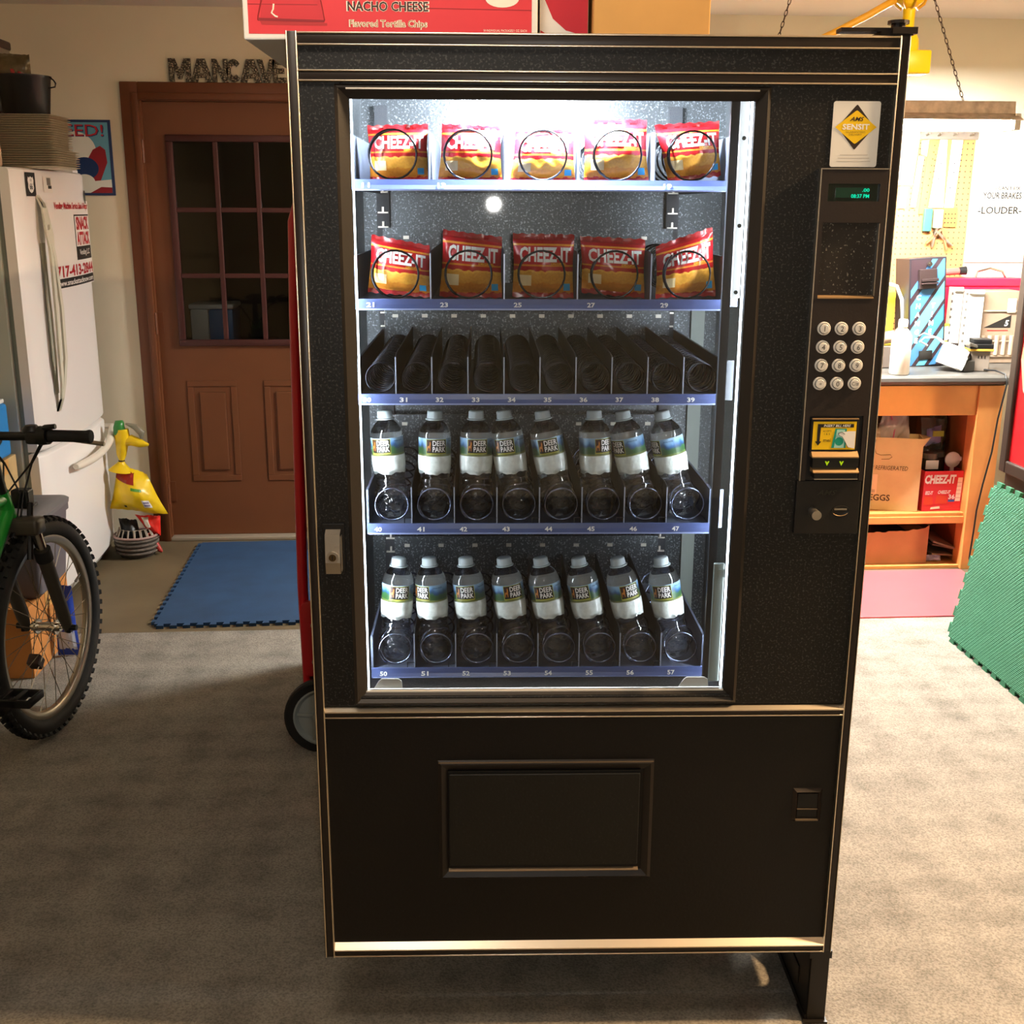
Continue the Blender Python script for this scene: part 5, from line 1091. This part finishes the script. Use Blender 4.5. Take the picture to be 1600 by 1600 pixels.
for i in range(5): a.plate([(.155, .06 + i * .018), (.176, .06 + i * .018), (.176, .0615 + i * .018), (.155, .0615 + i * .018)], 3, fx, .0006)
a.plate([(.005, .03), (.05, .03), (.045, .065), (.008, .07)], 4, fx, .0003); a.plate([(.06, .035), (.115, .035), (.112, .07), (.065, .075)], 4, fx, .0003); a.plate([(.04, .008), (.085, .011), (.083, .022), (.042, .018)], 2, fx, .0003)
a.build('print', [whiteink_m, pm('blue_print', '#3a5fa8', .5), pm('cream_print', '#efe3cf', .5), pm('rose_print', '#b06a60', .5), pm('bright_orange_print', '#d8482c', .5)], cz)
for i, (jx, jy, lab) in enumerate(((.05, .08, 'dark jar with a white label, left in the red snack carton'), (.10, .12, 'dark jar behind the white labelled jar in the red snack carton'))):
    t = thing('jar', lab, 'jar', (2.188 + jx, 4.875 + jy, .268))
    MB().lathe([(.001, 0), (.036, 0), (.038, .006), (.038, .20), (.032, .225), (.001, .225)], n=24).build('glass', pm('dark_jar', '#3a3128', .15), t, smooth=40)
    if i == 0: MB().box(-.032, .026, -.041, -.036, .182, .222).build('label', pm('pale_sticker', '#f5f1ea', .5), t)
    MB().lathe([(.035, .226), (.035, .25), (.001, .252)], n=24, cap=False).build('lid', pm('grey_lid', '#5c544a', .4), t, smooth=40)
t = thing('scoop', 'white plastic scoop sticking out of the red snack carton', 'scoop', (2.335, 4.93, .44))
X = frame_xf((0, 0, .05), (1, 0, 0), (0, 0, 1))
MB().lathe([(.001, -.008), (.030, -.008), (.036, -.003), (.036, .003), (.030, .008), (.001, .008)], n=28, xf=X).build('bowl', white_m, t, smooth=40); MB().box(.02, .052, -.006, .006, .044, .064, bev=.004).build('lug', white_m, t); MB().box(-.008, .008, -.005, .005, -.05, .02).build('handle', white_m, t)
t = thing('packed_bag', 'clear bag with a purple and green packet above the red snack carton', 'bag', (2.27, 5.02, .49))
pos, mb = pillow([(-.06, .18), (.05, .17), (.05, .03), (-.05, .02)], .04, seed=51, nu=18, nv=18, wr=.010); mb.build('film', pm('smoky_film', '#8f8a7c', .2, alpha=.45, coat=.6), t, smooth=60)
pos, mb = pillow([(-.035, .13), (.03, .15), (.035, .07), (-.04, .05)], .018, seed=52, nu=12, nv=12, wr=.004); o = mb.build('packet', pm('purple_packet', '#8d8bb8', .35), t, smooth=60); o.location = (-.005, -.03, 0)
o = MB().box(-.02, .03, -.052, -.046, .10, .125).build('packet_band', pm('lime_band', '#a5b84a', .4), t)
t = thing('packed_bag', 'dark clear bag of green parts at the right end of the middle shelf', 'bag', (2.345, 5.10, .49))
pos, mb = pillow([(-.06, .19), (.03, .19), (.028, .0), (-.05, .0)], .03, seed=53, nu=16, nv=16, wr=.010); mb.build('film', pm('dark_film', '#5a563f', .25, var=.4, vs=40, coat=.5), t, smooth=60)
lc = open_box('torn_carton', 'low open cardboard carton with a torn rim under the egg carton', 'box', (1.72, 4.868, .0165), .0, .51, .36, .15, card2_m)
rim = [(0, .15)]; random.seed(11)
for i in range(1, 27): rim.append((.51 * i / 27, .15 + (.022 if i > 18 else 0) * (i - 18) / 9 + random.uniform(-.004, .006)))
rim += [(.51, .182)]
MB().prism([(0, .14), (.51, .14)] + rim[::-1], -.0035, .0005, xf=FRONT(0, .0, 0)).build('torn_rim', card2_m, lc, recalc=True)
MB().add([(0, .36, .15), (.51, .36, .15), (.53, .35, .19), (0, .36, .185)], [(0, 1, 2, 3)]).add([(.51, 0, .18), (.51, .36, .15), (.535, .36, .19), (.535, .02, .185)], [(0, 1, 2, 3)]).build('flap', card2_m, lc)
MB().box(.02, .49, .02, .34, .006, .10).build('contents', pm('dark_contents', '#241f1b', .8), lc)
for i, (x, y, z, ry, rx, c_) in enumerate(((2.315, 5.00, .105, .30, .05, '#7d6f5e'), (2.318, 5.03, .076, .22, -.06, '#6f6354'), (2.31, 5.02, .050, .10, .03, '#857660'))):
    o = MB().box(-.055, .055, -.12, .12, -.004, .004, bev=.001).build('flattened_box', pm('flat_card_%d' % i, c_, .85, var=.15), None); o.location = (x, y, z); o.rotation_euler = (rx, ry, .05 * i)
    tag(o, ['topmost flattened grey cardboard in the pile under the shelf', 'middle flattened grey cardboard in the pile under the shelf', 'lowest flattened grey cardboard in the pile under the shelf'][i], 'cardboard', 'flattened cardboards under the shelf')
pos, mb = pillow([(-.03, .03), (.035, .028), (.04, 0), (-.035, 0)], .02, seed=61, nu=10, nv=8, wr=.004)
o = mb.build('packet', pm('blue_white_packet', '#a9b4cf', .35, var=.4, vs=40), None, smooth=60); o.location = (2.275, 4.90, .0185); tag(o, 'small crumpled blue and white packet on the bottom board', 'packet')

# ------------------------------------------------------------------ drinks machine and green mat at the right edge
t = thing('drinks_machine', 'red fronted drinks vending machine with a dark frame at the right edge', 'vending machine', (0, 0, 0))
dk = pm('dark_brown_frame', '#2a211d', .45)
MB().box(2.10, 2.90, 3.12, 4.00, .0075, 1.83, bev=.004).build('cabinet', dk, t)
MB().box(2.072, 2.10, 3.12, 3.165, .655, 1.83, bev=.005).box(2.072, 2.10, 3.955, 4.00, .655, 1.83, bev=.005).box(2.072, 2.10, 3.165, 3.955, .655, .70, bev=.005).box(2.072, 2.10, 3.165, 3.955, 1.785, 1.83, bev=.005).build('door_frame', dk, t)
MB().box(2.085, 2.10, 3.165, 3.955, .70, 1.785).build('front_panel', pm('glossy_red', '#d3202a', .25, var=.06, vs=6, coat=.4), t)
fx = frame_xf((2.0842, 3.56, 1.24), (0, -1, 0), (0, 0, 1)); a = MB()
a.tube([fx @ Vector(p) for p in ((-.30, .08, .001), (-.335, -.03, .001), (-.335, -.16, .001), (-.30, -.26, .001), (-.22, -.32, .001), (-.10, -.30, .001), (.05, -.2, .001), (.3, -.1, .001))], [.008, .02, .028, .028, .024, .018, .014, .010], n=6)
o = a.build('script_swash', pm('cream_script', '#f0dcc0', .4), t)
MB().text('Enjoy', .07, frame_xf((2.0842, 3.79, 1.03), (0, 0, 1), (0, 1, 0)), w=.22).build('panel_lettering', pm('cream_script', '#f0dcc0', .4), t)
green_m = pm('green_foam', '#2f6f52', .75, var=.05, vs=8)
def puzzle(L, n, d):
    pts = []; e = L / n
    side = lambda f: [f(i * e + e * k, s_ * d) for i in range(n) for k, s_ in ((.0, 0), (.28, 0), (.20, 1), (.80, 1), (.72, 0))]
    pts += side(lambda s_, h: (s_, -h)); pts += side(lambda s_, h: (L + h, s_)); pts += side(lambda s_, h: (L - s_, L + h)); pts += side(lambda s_, h: (-h, L - s_)); return pts
gth = math.atan2(.115, .61); R_ = Vector((0, -1, 0)); U_ = Vector((math.sin(gth), 0, math.cos(gth)))
gx = frame_xf((1.925, 3.945, .022), R_, U_)
t = thing('foam_tile', 'green ribbed foam puzzle tile leaning against the red drinks machine', 'floor mat', (0, 0, 0))
MB().prism(puzzle(.60, 9, .017), -.012, 0, xf=gx).build('tile', green_m, t, recalc=True)
rb = MB(); NR = 54
for i in range(-NR, NR):                                 # diagonal ribs with cross ribs: raised relief on the face
    c_ = i * .60 / NR * 1.6; p0 = (max(0, c_), max(0, -c_)); p1 = (min(.60, .60 + c_), min(.60, .60 - c_))
    if p1[0] - p0[0] < .02: continue
    dx = .0030
    rb.add([(p0[0] - dx * .5, p0[1] + dx * .5, 0), (p0[0], p0[1], .0018), (p0[0] + dx * .5, p0[1] - dx * .5, 0), (p1[0] - dx * .5, p1[1] + dx * .5, 0), (p1[0], p1[1], .0018), (p1[0] + dx * .5, p1[1] - dx * .5, 0)], [(0, 1, 4, 3), (1, 2, 5, 4)], 0, gx)
for i in range(1, 100):
    y = i * .006; rb.add([(0, y - .0012, 0), (.60, y - .0012, 0), (.60, y, .0012), (0, y, .0012), (.60, y + .0012, 0), (0, y + .0012, 0)], [(0, 1, 2, 3), (3, 2, 4, 5)], 0, gx)
o = rb.build('ribs', pm('green_foam_rib', '#4f9678', .7), t); o['kind'] = 'stuff'
tag(MB().box(1.93, 2.06, 3.0, 3.29, .0075, .05, bev=.004).build('tool_case', pm('navy_plastic', '#2b3242', .5)), 'dark navy flat case on the carpet in front of the green tile', 'case')

# ------------------------------------------------------------------ bicycle at the left edge (local x = heading, y = left, z = up; origin under the front axle)
t = thing('bicycle', 'green and black mountain bicycle with knobbly tyres parked in front of the refrigerator', 'bicycle', (-1.20, 3.35, .0075), math.radians(81.5))
grn_m = pm('green_frame_paint', '#1f9a35', .3, coat=.4); fork_m = pm('dark_grey_fork', '#4a453c', .4, metal=.3); rim_m = pm('rim_alloy', '#a49c8c', .32, metal=.9)
WR = .3415
def tyre_mesh():
    m = MB(); n = 72; k = 14; rings = []
    for i in range(n):
        a_ = 2 * PI * i / n; rg = []
        for j in range(k):
            b_ = 2 * PI * j / k; rr_ = .304 + .027 * math.cos(b_); yy_ = .027 * math.sin(b_); rg.append((rr_ * math.cos(a_), yy_, rr_ * math.sin(a_)))
        rings.append(rg)
    rings.append(rings[0]); m.loft(rings, cap=False); return m
def knobs():
    m = MB(); n = 62
    for i in range(n):
        for y0, off, tilt in ((-.020, 0, -.62), (.020, 0, .62), (-.007, .5, 0), (.007, .5, 0)):
            X = Matrix.Rotation(-2 * PI * (i + off) / n, 4, 'Y') @ Matrix.Translation((.304, 0, 0)) @ Matrix.Rotation(-tilt * -1, 4, 'Z') @ Matrix.Translation((.029, 0, 0))
            m.box(-.006, .007, -.0055, .0055, -.0075, .0075, xf=X)
    return m
def wheel(cx):
    w_ = tyre_mesh().build('tyre', rubber_m, t, smooth=180); w_.location = (cx, 0, WR)
    k_ = knobs().build('tread', rubber_m, w_); k_['kind'] = 'stuff'
    MB().loft([[(r * math.cos(2 * PI * i / 72), y, r * math.sin(2 * PI * i / 72)) for r, y in ((.286, -.012), (.282, -.013), (.262, -.011), (.257, -.006), (.257, .006), (.262, .011), (.282, .013), (.286, .012))] for i in list(range(72)) + [0]], cap=False).build('rim', rim_m, w_, smooth=50)
    sp_ = MB()
    for i in range(32):
        a0 = 2 * PI * i / 32; sd = 1 if i % 2 else -1; a1 = a0 + (.9 if (i // 2) % 2 else -.9)
        sp_.tube([(.02 * math.cos(a1), sd * .028, .02 * math.sin(a1)), (.259 * math.cos(a0), sd * .003, .259 * math.sin(a0))], .0012, n=5)
    o = sp_.build('spokes', pm('spoke_steel', '#8f8674', .3, metal=.9), w_); o['kind'] = 'stuff'
    MB().cyl((0, -.045, 0), (0, .045, 0), .014, n=16).cyl((0, -.034, 0), (0, -.026, 0), .023, n=20).cyl((0, .026, 0), (0, .034, 0), .023, n=20).cyl((0, -.072, 0), (0, .072, 0), .006, n=10).build('hub', chrome_m, w_, smooth=40)
    MB().tube([(.257, 0, .0), (.235, 0, .0), (.222, 0, 0)], .004, n=8).build('valve', black_m, w_).rotation_euler = (0, -.35, 0)
    MB().box(.10, .135, -.018, .018, -.02, .02, bev=.004, xf=Matrix.Rotation(2.4, 4, 'Y')).build('spoke_reflector', pm('dark_reflector', '#2a1410', .3), w_)
    return w_
wheel(0); wheel(-1.06)
ax = Vector((0, 0, WR)); cr0 = Vector((-.135, 0, .70))
for sd in (-1, 1):
    o_ = Vector((0, sd * .066, 0))
    f_ = MB().tube([ax + o_ + Vector((.004, 0, -.012)), ax + o_ + (cr0 - ax) * .10, ax + o_ + (cr0 - ax) * .70], [.012, .019, .021], n=14).build('fork_lower', fork_m, t, smooth=50)
    MB().tube([ax + o_ + (cr0 - ax) * .68, ax + o_ + (cr0 - ax) * .78], .0245, n=14).build('fork_boot', rubber_m, f_, smooth=40)
    MB().tube([ax + o_ + (cr0 - ax) * .76, cr0 + o_], .0155, n=12).build('stanchion', chrome_m, f_, smooth=40)
    MB().box(-.012, .012, sd * .072 - .006, sd * .072 + .006, WR - .016, WR + .012, bev=.003).cyl((0, sd * .066, WR), (0, sd * .094, WR), .009, n=10).build('dropout', black_m, t)
    MB().tube([cr0 + Vector((-.01, sd * .05, -.10)), cr0 + Vector((.02, sd * .042, -.02)), cr0 + Vector((.03, sd * .046, .06))], .009, n=8).build('brake_arm', black_m, t)
MB().box(-.165, -.105, -.09, .09, .675, .725, bev=.012).build('fork_crown', fork_m, t, smooth=50)
hd0, hd1 = Vector((-.142, 0, .725)), Vector((-.172, 0, .805))
MB().tube([hd0, hd1], .021, n=14).build('head_tube', grn_m, t, smooth=40)
MB().tube([hd1, Vector((-.208, 0, .935))], .018, n=12).tube([Vector((-.208, 0, .93)), Vector((-.165, 0, .955))], .017, n=12).build('stem', black_m, t, smooth=40)
BB = Vector((-.60, 0, .30)); ST = Vector((-.80, 0, .80)); RA = Vector((-1.06, 0, WR))
for p0, p1, r in ((hd0 + Vector((-.01, 0, .02)), BB, .022), (hd1 - Vector((.0, 0, .02)), ST, .018), (BB, ST + Vector((-.012, 0, .03)), .017)): MB().tube([p0, p1], r, n=14).build('frame_tube', grn_m, t, smooth=40)
for sd in (-1, 1):
    MB().tube([BB + Vector((-.03, sd * .03, 0)), RA + Vector((0, sd * .065, 0))], .010, n=10).build('chain_stay', grn_m, t, smooth=40)
    MB().tube([ST + Vector((0, sd * .025, -.03)), RA + Vector((0, sd * .065, 0))], .008, n=10).build('seat_stay', grn_m, t, smooth=40)
MB().tube([ST, ST + Vector((-.05, 0, .13))], .0135, n=12).build('seat_post', chrome_m, t, smooth=40)
sd_ = MB(); sd_.loft([[(x, w_ * math.cos(a_), .94 + h_ * math.sin(a_)) for a_ in [2 * PI * i / 14 for i in range(14)]] for x, w_, h_ in ((-.97, .02, .012), (-.96, .062, .024), (-.92, .072, .028), (-.86, .045, .026), (-.78, .022, .022), (-.70, .016, .018), (-.69, .006, .008))]); sd_.build('saddle', black_m, t, smooth=60)
bz = .965; bx = -.165
MB().tube([(bx - .045, -.29, bz + .012), (bx - .03, -.15, bz + .01), (bx, -.06, bz), (bx, .06, bz), (bx - .03, .15, bz + .01), (bx - .045, .29, bz + .012)], .0125, n=12).build('handlebar', black_m, t, smooth=50)
for sd in (-1, 1):
    g_ = MB().tube([(bx - .045 + .004, sd * y, bz + .012) for y in (.175, .18, .185, .28, .289, .294)], [.0165, .0185, .0165, .0165, .019, .017], n=16).build('grip', rubber_m, t, smooth=40)
    MB().cyl((bx - .037, sd * .148, bz + .011), (bx - .040, sd * .174, bz + .012), .027, .024, n=18).box(bx - .055, bx - .01, sd * .135 - .025, sd * .135 + .025, bz - .012, bz + .022, bev=.008).build('shifter', black_m, t, smooth=40)
    MB().tube([(bx - .02, sd * .14, bz + .006), (bx + .03, sd * .16, bz - .004), (bx + .045, sd * .20, bz - .016), (bx + .042, sd * .29, bz - .026)], [.008, .007, .0065, .006], n=8).build('brake_lever', steel_m, t, smooth=50)
MB().lathe([(.001, .020), (.016, .018), (.024, .008), (.025, .0), (.001, 0)], n=20, xf=Matrix.Translation((bx - .02, -.115, bz + .018))).build('bell', black_m, t, smooth=40)
MB().tube([(bx - .02, -.135, bz + .02), (bx - .05, -.17, bz + .036), (bx - .05, -.20, bz + .040)], [.006, .008, .007], n=8).build('bell_lever', black_m, t, smooth=40)
for i, (y0, y1) in enumerate(((-.14, -.03), (-.13, .02), (.13, -.02), (.14, .03))):
    MB().tube([(bx + .0, y0, bz), (bx + .09, y0 * .7, bz - .02), (bx + .10, y0 * .3, bz - .10), (bx + .06, y1, bz - .18), (bx + .02 - .02 * (i % 2), y1, bz - .26), (bx - .01, y1 * .6, bz - .29)], .0028, n=6).build('cable', black_m, t, smooth=60)
MB().box(bx + .06, bx + .10, -.04, .012, .74, .795, bev=.006).build('cable_clamp', black_m, t)
crk = MB().lathe([(.030, -.003), (.092, -.003), (.095, 0), (.092, .003), (.030, .003)], n=36, xf=frame_xf(tuple(BB + Vector((0, -.05, 0))), (1, 0, 0), (0, 0, 1))).build('chainring', pm('dark_chainring', '#2c2a28', .4, metal=.6), t, smooth=30)
MB().tube([BB + Vector((0, .06, 0)), BB + Vector((0, -.075, 0))], .02, n=14).build('bottom_bracket', black_m, t, smooth=40)
for sd, dx in ((-1, .17), (1, -.17)):
    MB().tube([BB + Vector((0, sd * .075, 0)), BB + Vector((dx, sd * .085, .0))], [.014, .010], n=10).build('crank', black_m, t, smooth=40)
    pc = BB + Vector((dx, sd * .135, .002)); p_ = MB()
    for x0, x1 in ((-.042, -.030), (.030, .042)): p_.box(x0, x1, -.045, .045, -.011, .011, bev=.003, xf=Matrix.Translation(pc))
    for y0, y1 in ((-.046, -.036), (.034, .048), (-.008, .008)): p_.box(-.042, .042, y0, y1, -.011, .011, bev=.003, xf=Matrix.Translation(pc))
    p_.build('pedal', black_m, t, smooth=40)

# ------------------------------------------------------------------ cartons and tub beside the refrigerator
orange_card = pm('orange_cardboard', '#b9793c', .8, var=.1, vs=6)
t = thing('cardboard_box', 'low tan cardboard box on the carpet behind the bicycle wheel', 'box', (0, 0, 0))
MB().box(-1.98, -1.405, 3.76, 4.18, .0075, .262, bev=.003).build('carton', orange_card, t); MB().box(-1.982, -1.403, 3.93, 4.0, .20, .2635).build('packing_tape', pm('tan_tape', '#cf9c58', .4), t)
t = thing('tub', 'tapered grey plastic tub with lid standing on the low tan cardboard box', 'tub', (-1.53, 3.98, .264)); 
MB().loft([[(p[0], p[1], z) for p in rrect(-hx, hx, -hy, hy, .02)] for hx, hy, z in ((.13, .12, 0), (.15, .14, .02), (.165, .165, .25), (.172, .172, .255), (.172, .172, .28))]).build('body', pm('grey_violet_tub', '#5f5a5f', .45), t, smooth=40)
MB().loft([[(p[0], p[1], z) for p in rrect(-hx, hx, -hy, hy, .03)] for hx, hy, z in ((.176, .176, .28), (.178, .178, .295), (.170, .170, .302), (.150, .150, .306), (.12, .12, .300))]).build('lid', pm('grey_lid_tub', '#6c696a', .45), t, smooth=40)
MB().box(.06, .11, -.03, .03, .301, .312, bev=.004).build('latch', pm('dark_end', '#3c3833', .5), t)
t = thing('cardboard_box', 'tall tan cardboard box at the left edge beside the refrigerator', 'box', (0, 0, 0))
MB().box(-2.25, -1.645, 4.24, 4.46, .0005, .655, bev=.003).build('carton', card_m, t); MB().box(-2.252, -1.643, 4.32, 4.37, .6, .6565).build('packing_tape', pm('tan_tape', '#cf9c58', .4), t)
t = thing('blue_box', 'bright blue and white box on the tall tan cardboard box at the left edge', 'box', (0, 0, 0))
MB().box(-1.98, -1.65, 4.25, 4.44, .658, .86, bev=.012).build('carton', pm('bright_blue', '#2a82c8', .4), t); MB().box(-1.98, -1.66, 4.25, 4.44, .86, .876, bev=.004).build('lid', white_m, t)
t = thing('drink_pouch', 'blue and white pouch standing on the carpet behind the bicycle spokes', 'pouch', (-1.352, 3.97, .0085))
pos, mb = pillow([(-.035, .27), (.03, .265), (.04, 0), (-.04, 0)], .022, seed=71, nu=12, nv=16, wr=.003); mb.build('pouch', pm('royal_blue_film', '#2c46a8', .3), t, smooth=60)
a = MB(); on = lambda u, v: tuple(pos(u, v) + Vector((0, -.0012, 0)))
a.grid(lambda u, v: on(.1 + .8 * u, .08 + .28 * v), 6, 6, uv=False); a.build('white_band', pm('pale_film', '#cdd3e2', .35), t)
MB().text('ice', .045, None, w=.045, bold=.02, fn=lambda x, y, z: tuple(pos(min(max(.5 + x / .08, 0), 1), min(max(y / .27, 0), 1)) + Vector((0, -.0016 - z, 0))), v0=.16).build('lettering', whiteink_m, t) if False else None

# ------------------------------------------------------------------ bags between refrigerator and door
yb_m = pm('yellow_bag_film', '#e6c21a', .3, var=.1, vs=14)
t = thing('litter_bag', 'yellow tied bag resting on the pile between refrigerator and brown door', 'bag', (-1.40, 5.22, .19))
pos, mb = pillow([(-.075, .262), (.055, .205), (.135, .012), (-.125, .045)], .085, seed=81, nu=24, nv=20, wr=.008, seal=.02, pw=.75, back=.9)
mb.build('body', yb_m, t, smooth=60)
a = MB(); on = lambda u, v, k=.0025: tuple(pos(u, v) + Vector((0, -k, 0)))
for nm_, u0_, du, v0_, dv_, k_, mt_ in (('red_panel', .02, .56, .70, .28, .0025, pm('dark_red_print', '#8e2416', .4)), ('leaf_mark', .50, .24, .58, .06, .0025, pm('leaf_green_print', '#4d8a2a', .4)), ('barcode_label', .68, .14, .18, .20, .0025, pm('pale_sticker', '#f5f1ea', .5)),
                                          ('barcode', .70, .10, .22, .05, .0035, pm('barcode_grey', '#8d86a0', .5)), ('barcode', .70, .10, .29, .05, .0035, pm('barcode_grey', '#8d86a0', .5)), ('small_mark', .28, .05, .10, .06, .0025, ink_m)):
    MB().grid(lambda u, v: on(u0_ + du * u, v0_ + dv_ * v, k_), 6, 4, uv=False).build(nm_, mt_, t)
pts = [(-.060, -.01, .225), (-.055, -.01, .256), (-.052, -.01, .272), (-.050, -.01, .30), (-.045, -.01, .345), (-.040, -.01, .385), (-.040, -.01, .42)]
MB().tube(pts, [.055, .024, .010, .022, .028, .034, .030], n=14).build('neck', yb_m, t, smooth=60)
MB().tube([(-.035, -.01, .36), (.0, -.01, .368), (.04, -.01, .352), (.075, -.01, .345)], [.022, .026, .020, .006], n=10).build('side_fold', yb_m, t, smooth=60)
MB().tube([(-.052, -.012, .395), (-.050, -.012, .425), (-.046, -.012, .445), (-.03, -.012, .452)], [.026, .027, .024, .010], n=12).build('green_corner', pm('leaf_green_film', '#2f7d35', .3), t, smooth=60)
MB().tube([(-.02, -.012, .445), (.02, -.012, .43), (.05, -.012, .40), (.045, -.014, .375)], [.004, .014, .018, .006], n=8).build('loose_film', pm('greyish_film', '#8a8470', .25, alpha=.8), t, smooth=60)
MB().tube([(-.052 + .012 * math.cos(i * PI / 6), -.01 + .012 * math.sin(i * PI / 6), .272) for i in range(12)], .003, n=6, closed=True).build('tie', ink_m, t)
t = thing('chip_bag', 'red and white crumpled bag hanging under the yellow bag by the door frame', 'bag', (-1.36, 5.245, .0))
pos, mb = pillow([(-.065, .195), (.055, .19), (.05, .095), (.02, .085)], .03, seed=83, nu=16, nv=14, wr=.008); mb.build('pouch', pm('bright_red_film', '#d42a1e', .3, var=.1), t, smooth=60)
a = MB(); on = lambda u, v: tuple(pos(u, v) + Vector((0, -.003, 0))); a.grid(lambda u, v: on(.22 + .28 * u, .5 + .42 * v), 5, 5, uv=False); a.build('white_panel', pm('pale_film2', '#d8d2c0', .4), t)
o = MB().tube([(-.01, 0, .10), (.015, .01, .06), (.04, .0, .022), (.05, .0, .012)], [.014, .016, .012, .005], n=8).build('tail', pm('dull_red_film', '#a8352c', .4), t, smooth=60)
t = thing('basket', 'black and grey wicker basket on the floor under the yellow bag', 'basket', (-1.425, 5.25, .0005))
MB().lathe([(.001, 0), (.075, 0), (.088, .02), (.095, .06), (.098, .10), (.092, .10), (.088, .06), (.07, .015), (.001, .012)], n=28).build('body', pm('dark_wicker', '#3a332c', .8, var=.3, vs=50), t, smooth=40)
for z in (.025, .045, .065, .085): MB().tube([((.090 + z * .09) * math.cos(i * PI / 18), (.090 + z * .09) * math.sin(i * PI / 18), z) for i in range(36)], .0065, n=6, closed=True).build('wicker_band', pm('grey_wicker', '#5a5148', .7, var=.3, vs=60), t, smooth=60)
MB().tube([(.099 * math.cos(i * PI / 18), .099 * math.sin(i * PI / 18), .10) for i in range(36)], .006, n=8, closed=True).build('rim', pm('pink_grey_rim', '#9d8078', .6), t, smooth=60)
for i in range(9):
    a_ = PI + i * PI / 9; MB().tube([(.09 * math.cos(a_), .09 * math.sin(a_), .102), (.075 * math.cos(a_), .075 * math.sin(a_), .135), (.072 * math.cos(a_ + .28), .072 * math.sin(a_ + .28), .135), (.086 * math.cos(a_ + .3), .086 * math.sin(a_ + .3), .102)], .003, n=5).build('wire_loop', pm('pale_wire', '#a89c8c', .5, metal=.5), t, smooth=60)
t = thing('dark_bag', 'black rolled bag lying in the wicker basket', 'bag', (-1.44, 5.25, .05))
pos, mb = pillow([(-.06, .13), (.02, .12), (.05, 0), (-.05, 0)], .04, seed=85, nu=12, nv=12, wr=.008, back=1); mb.build('film', black_m, t, smooth=60)
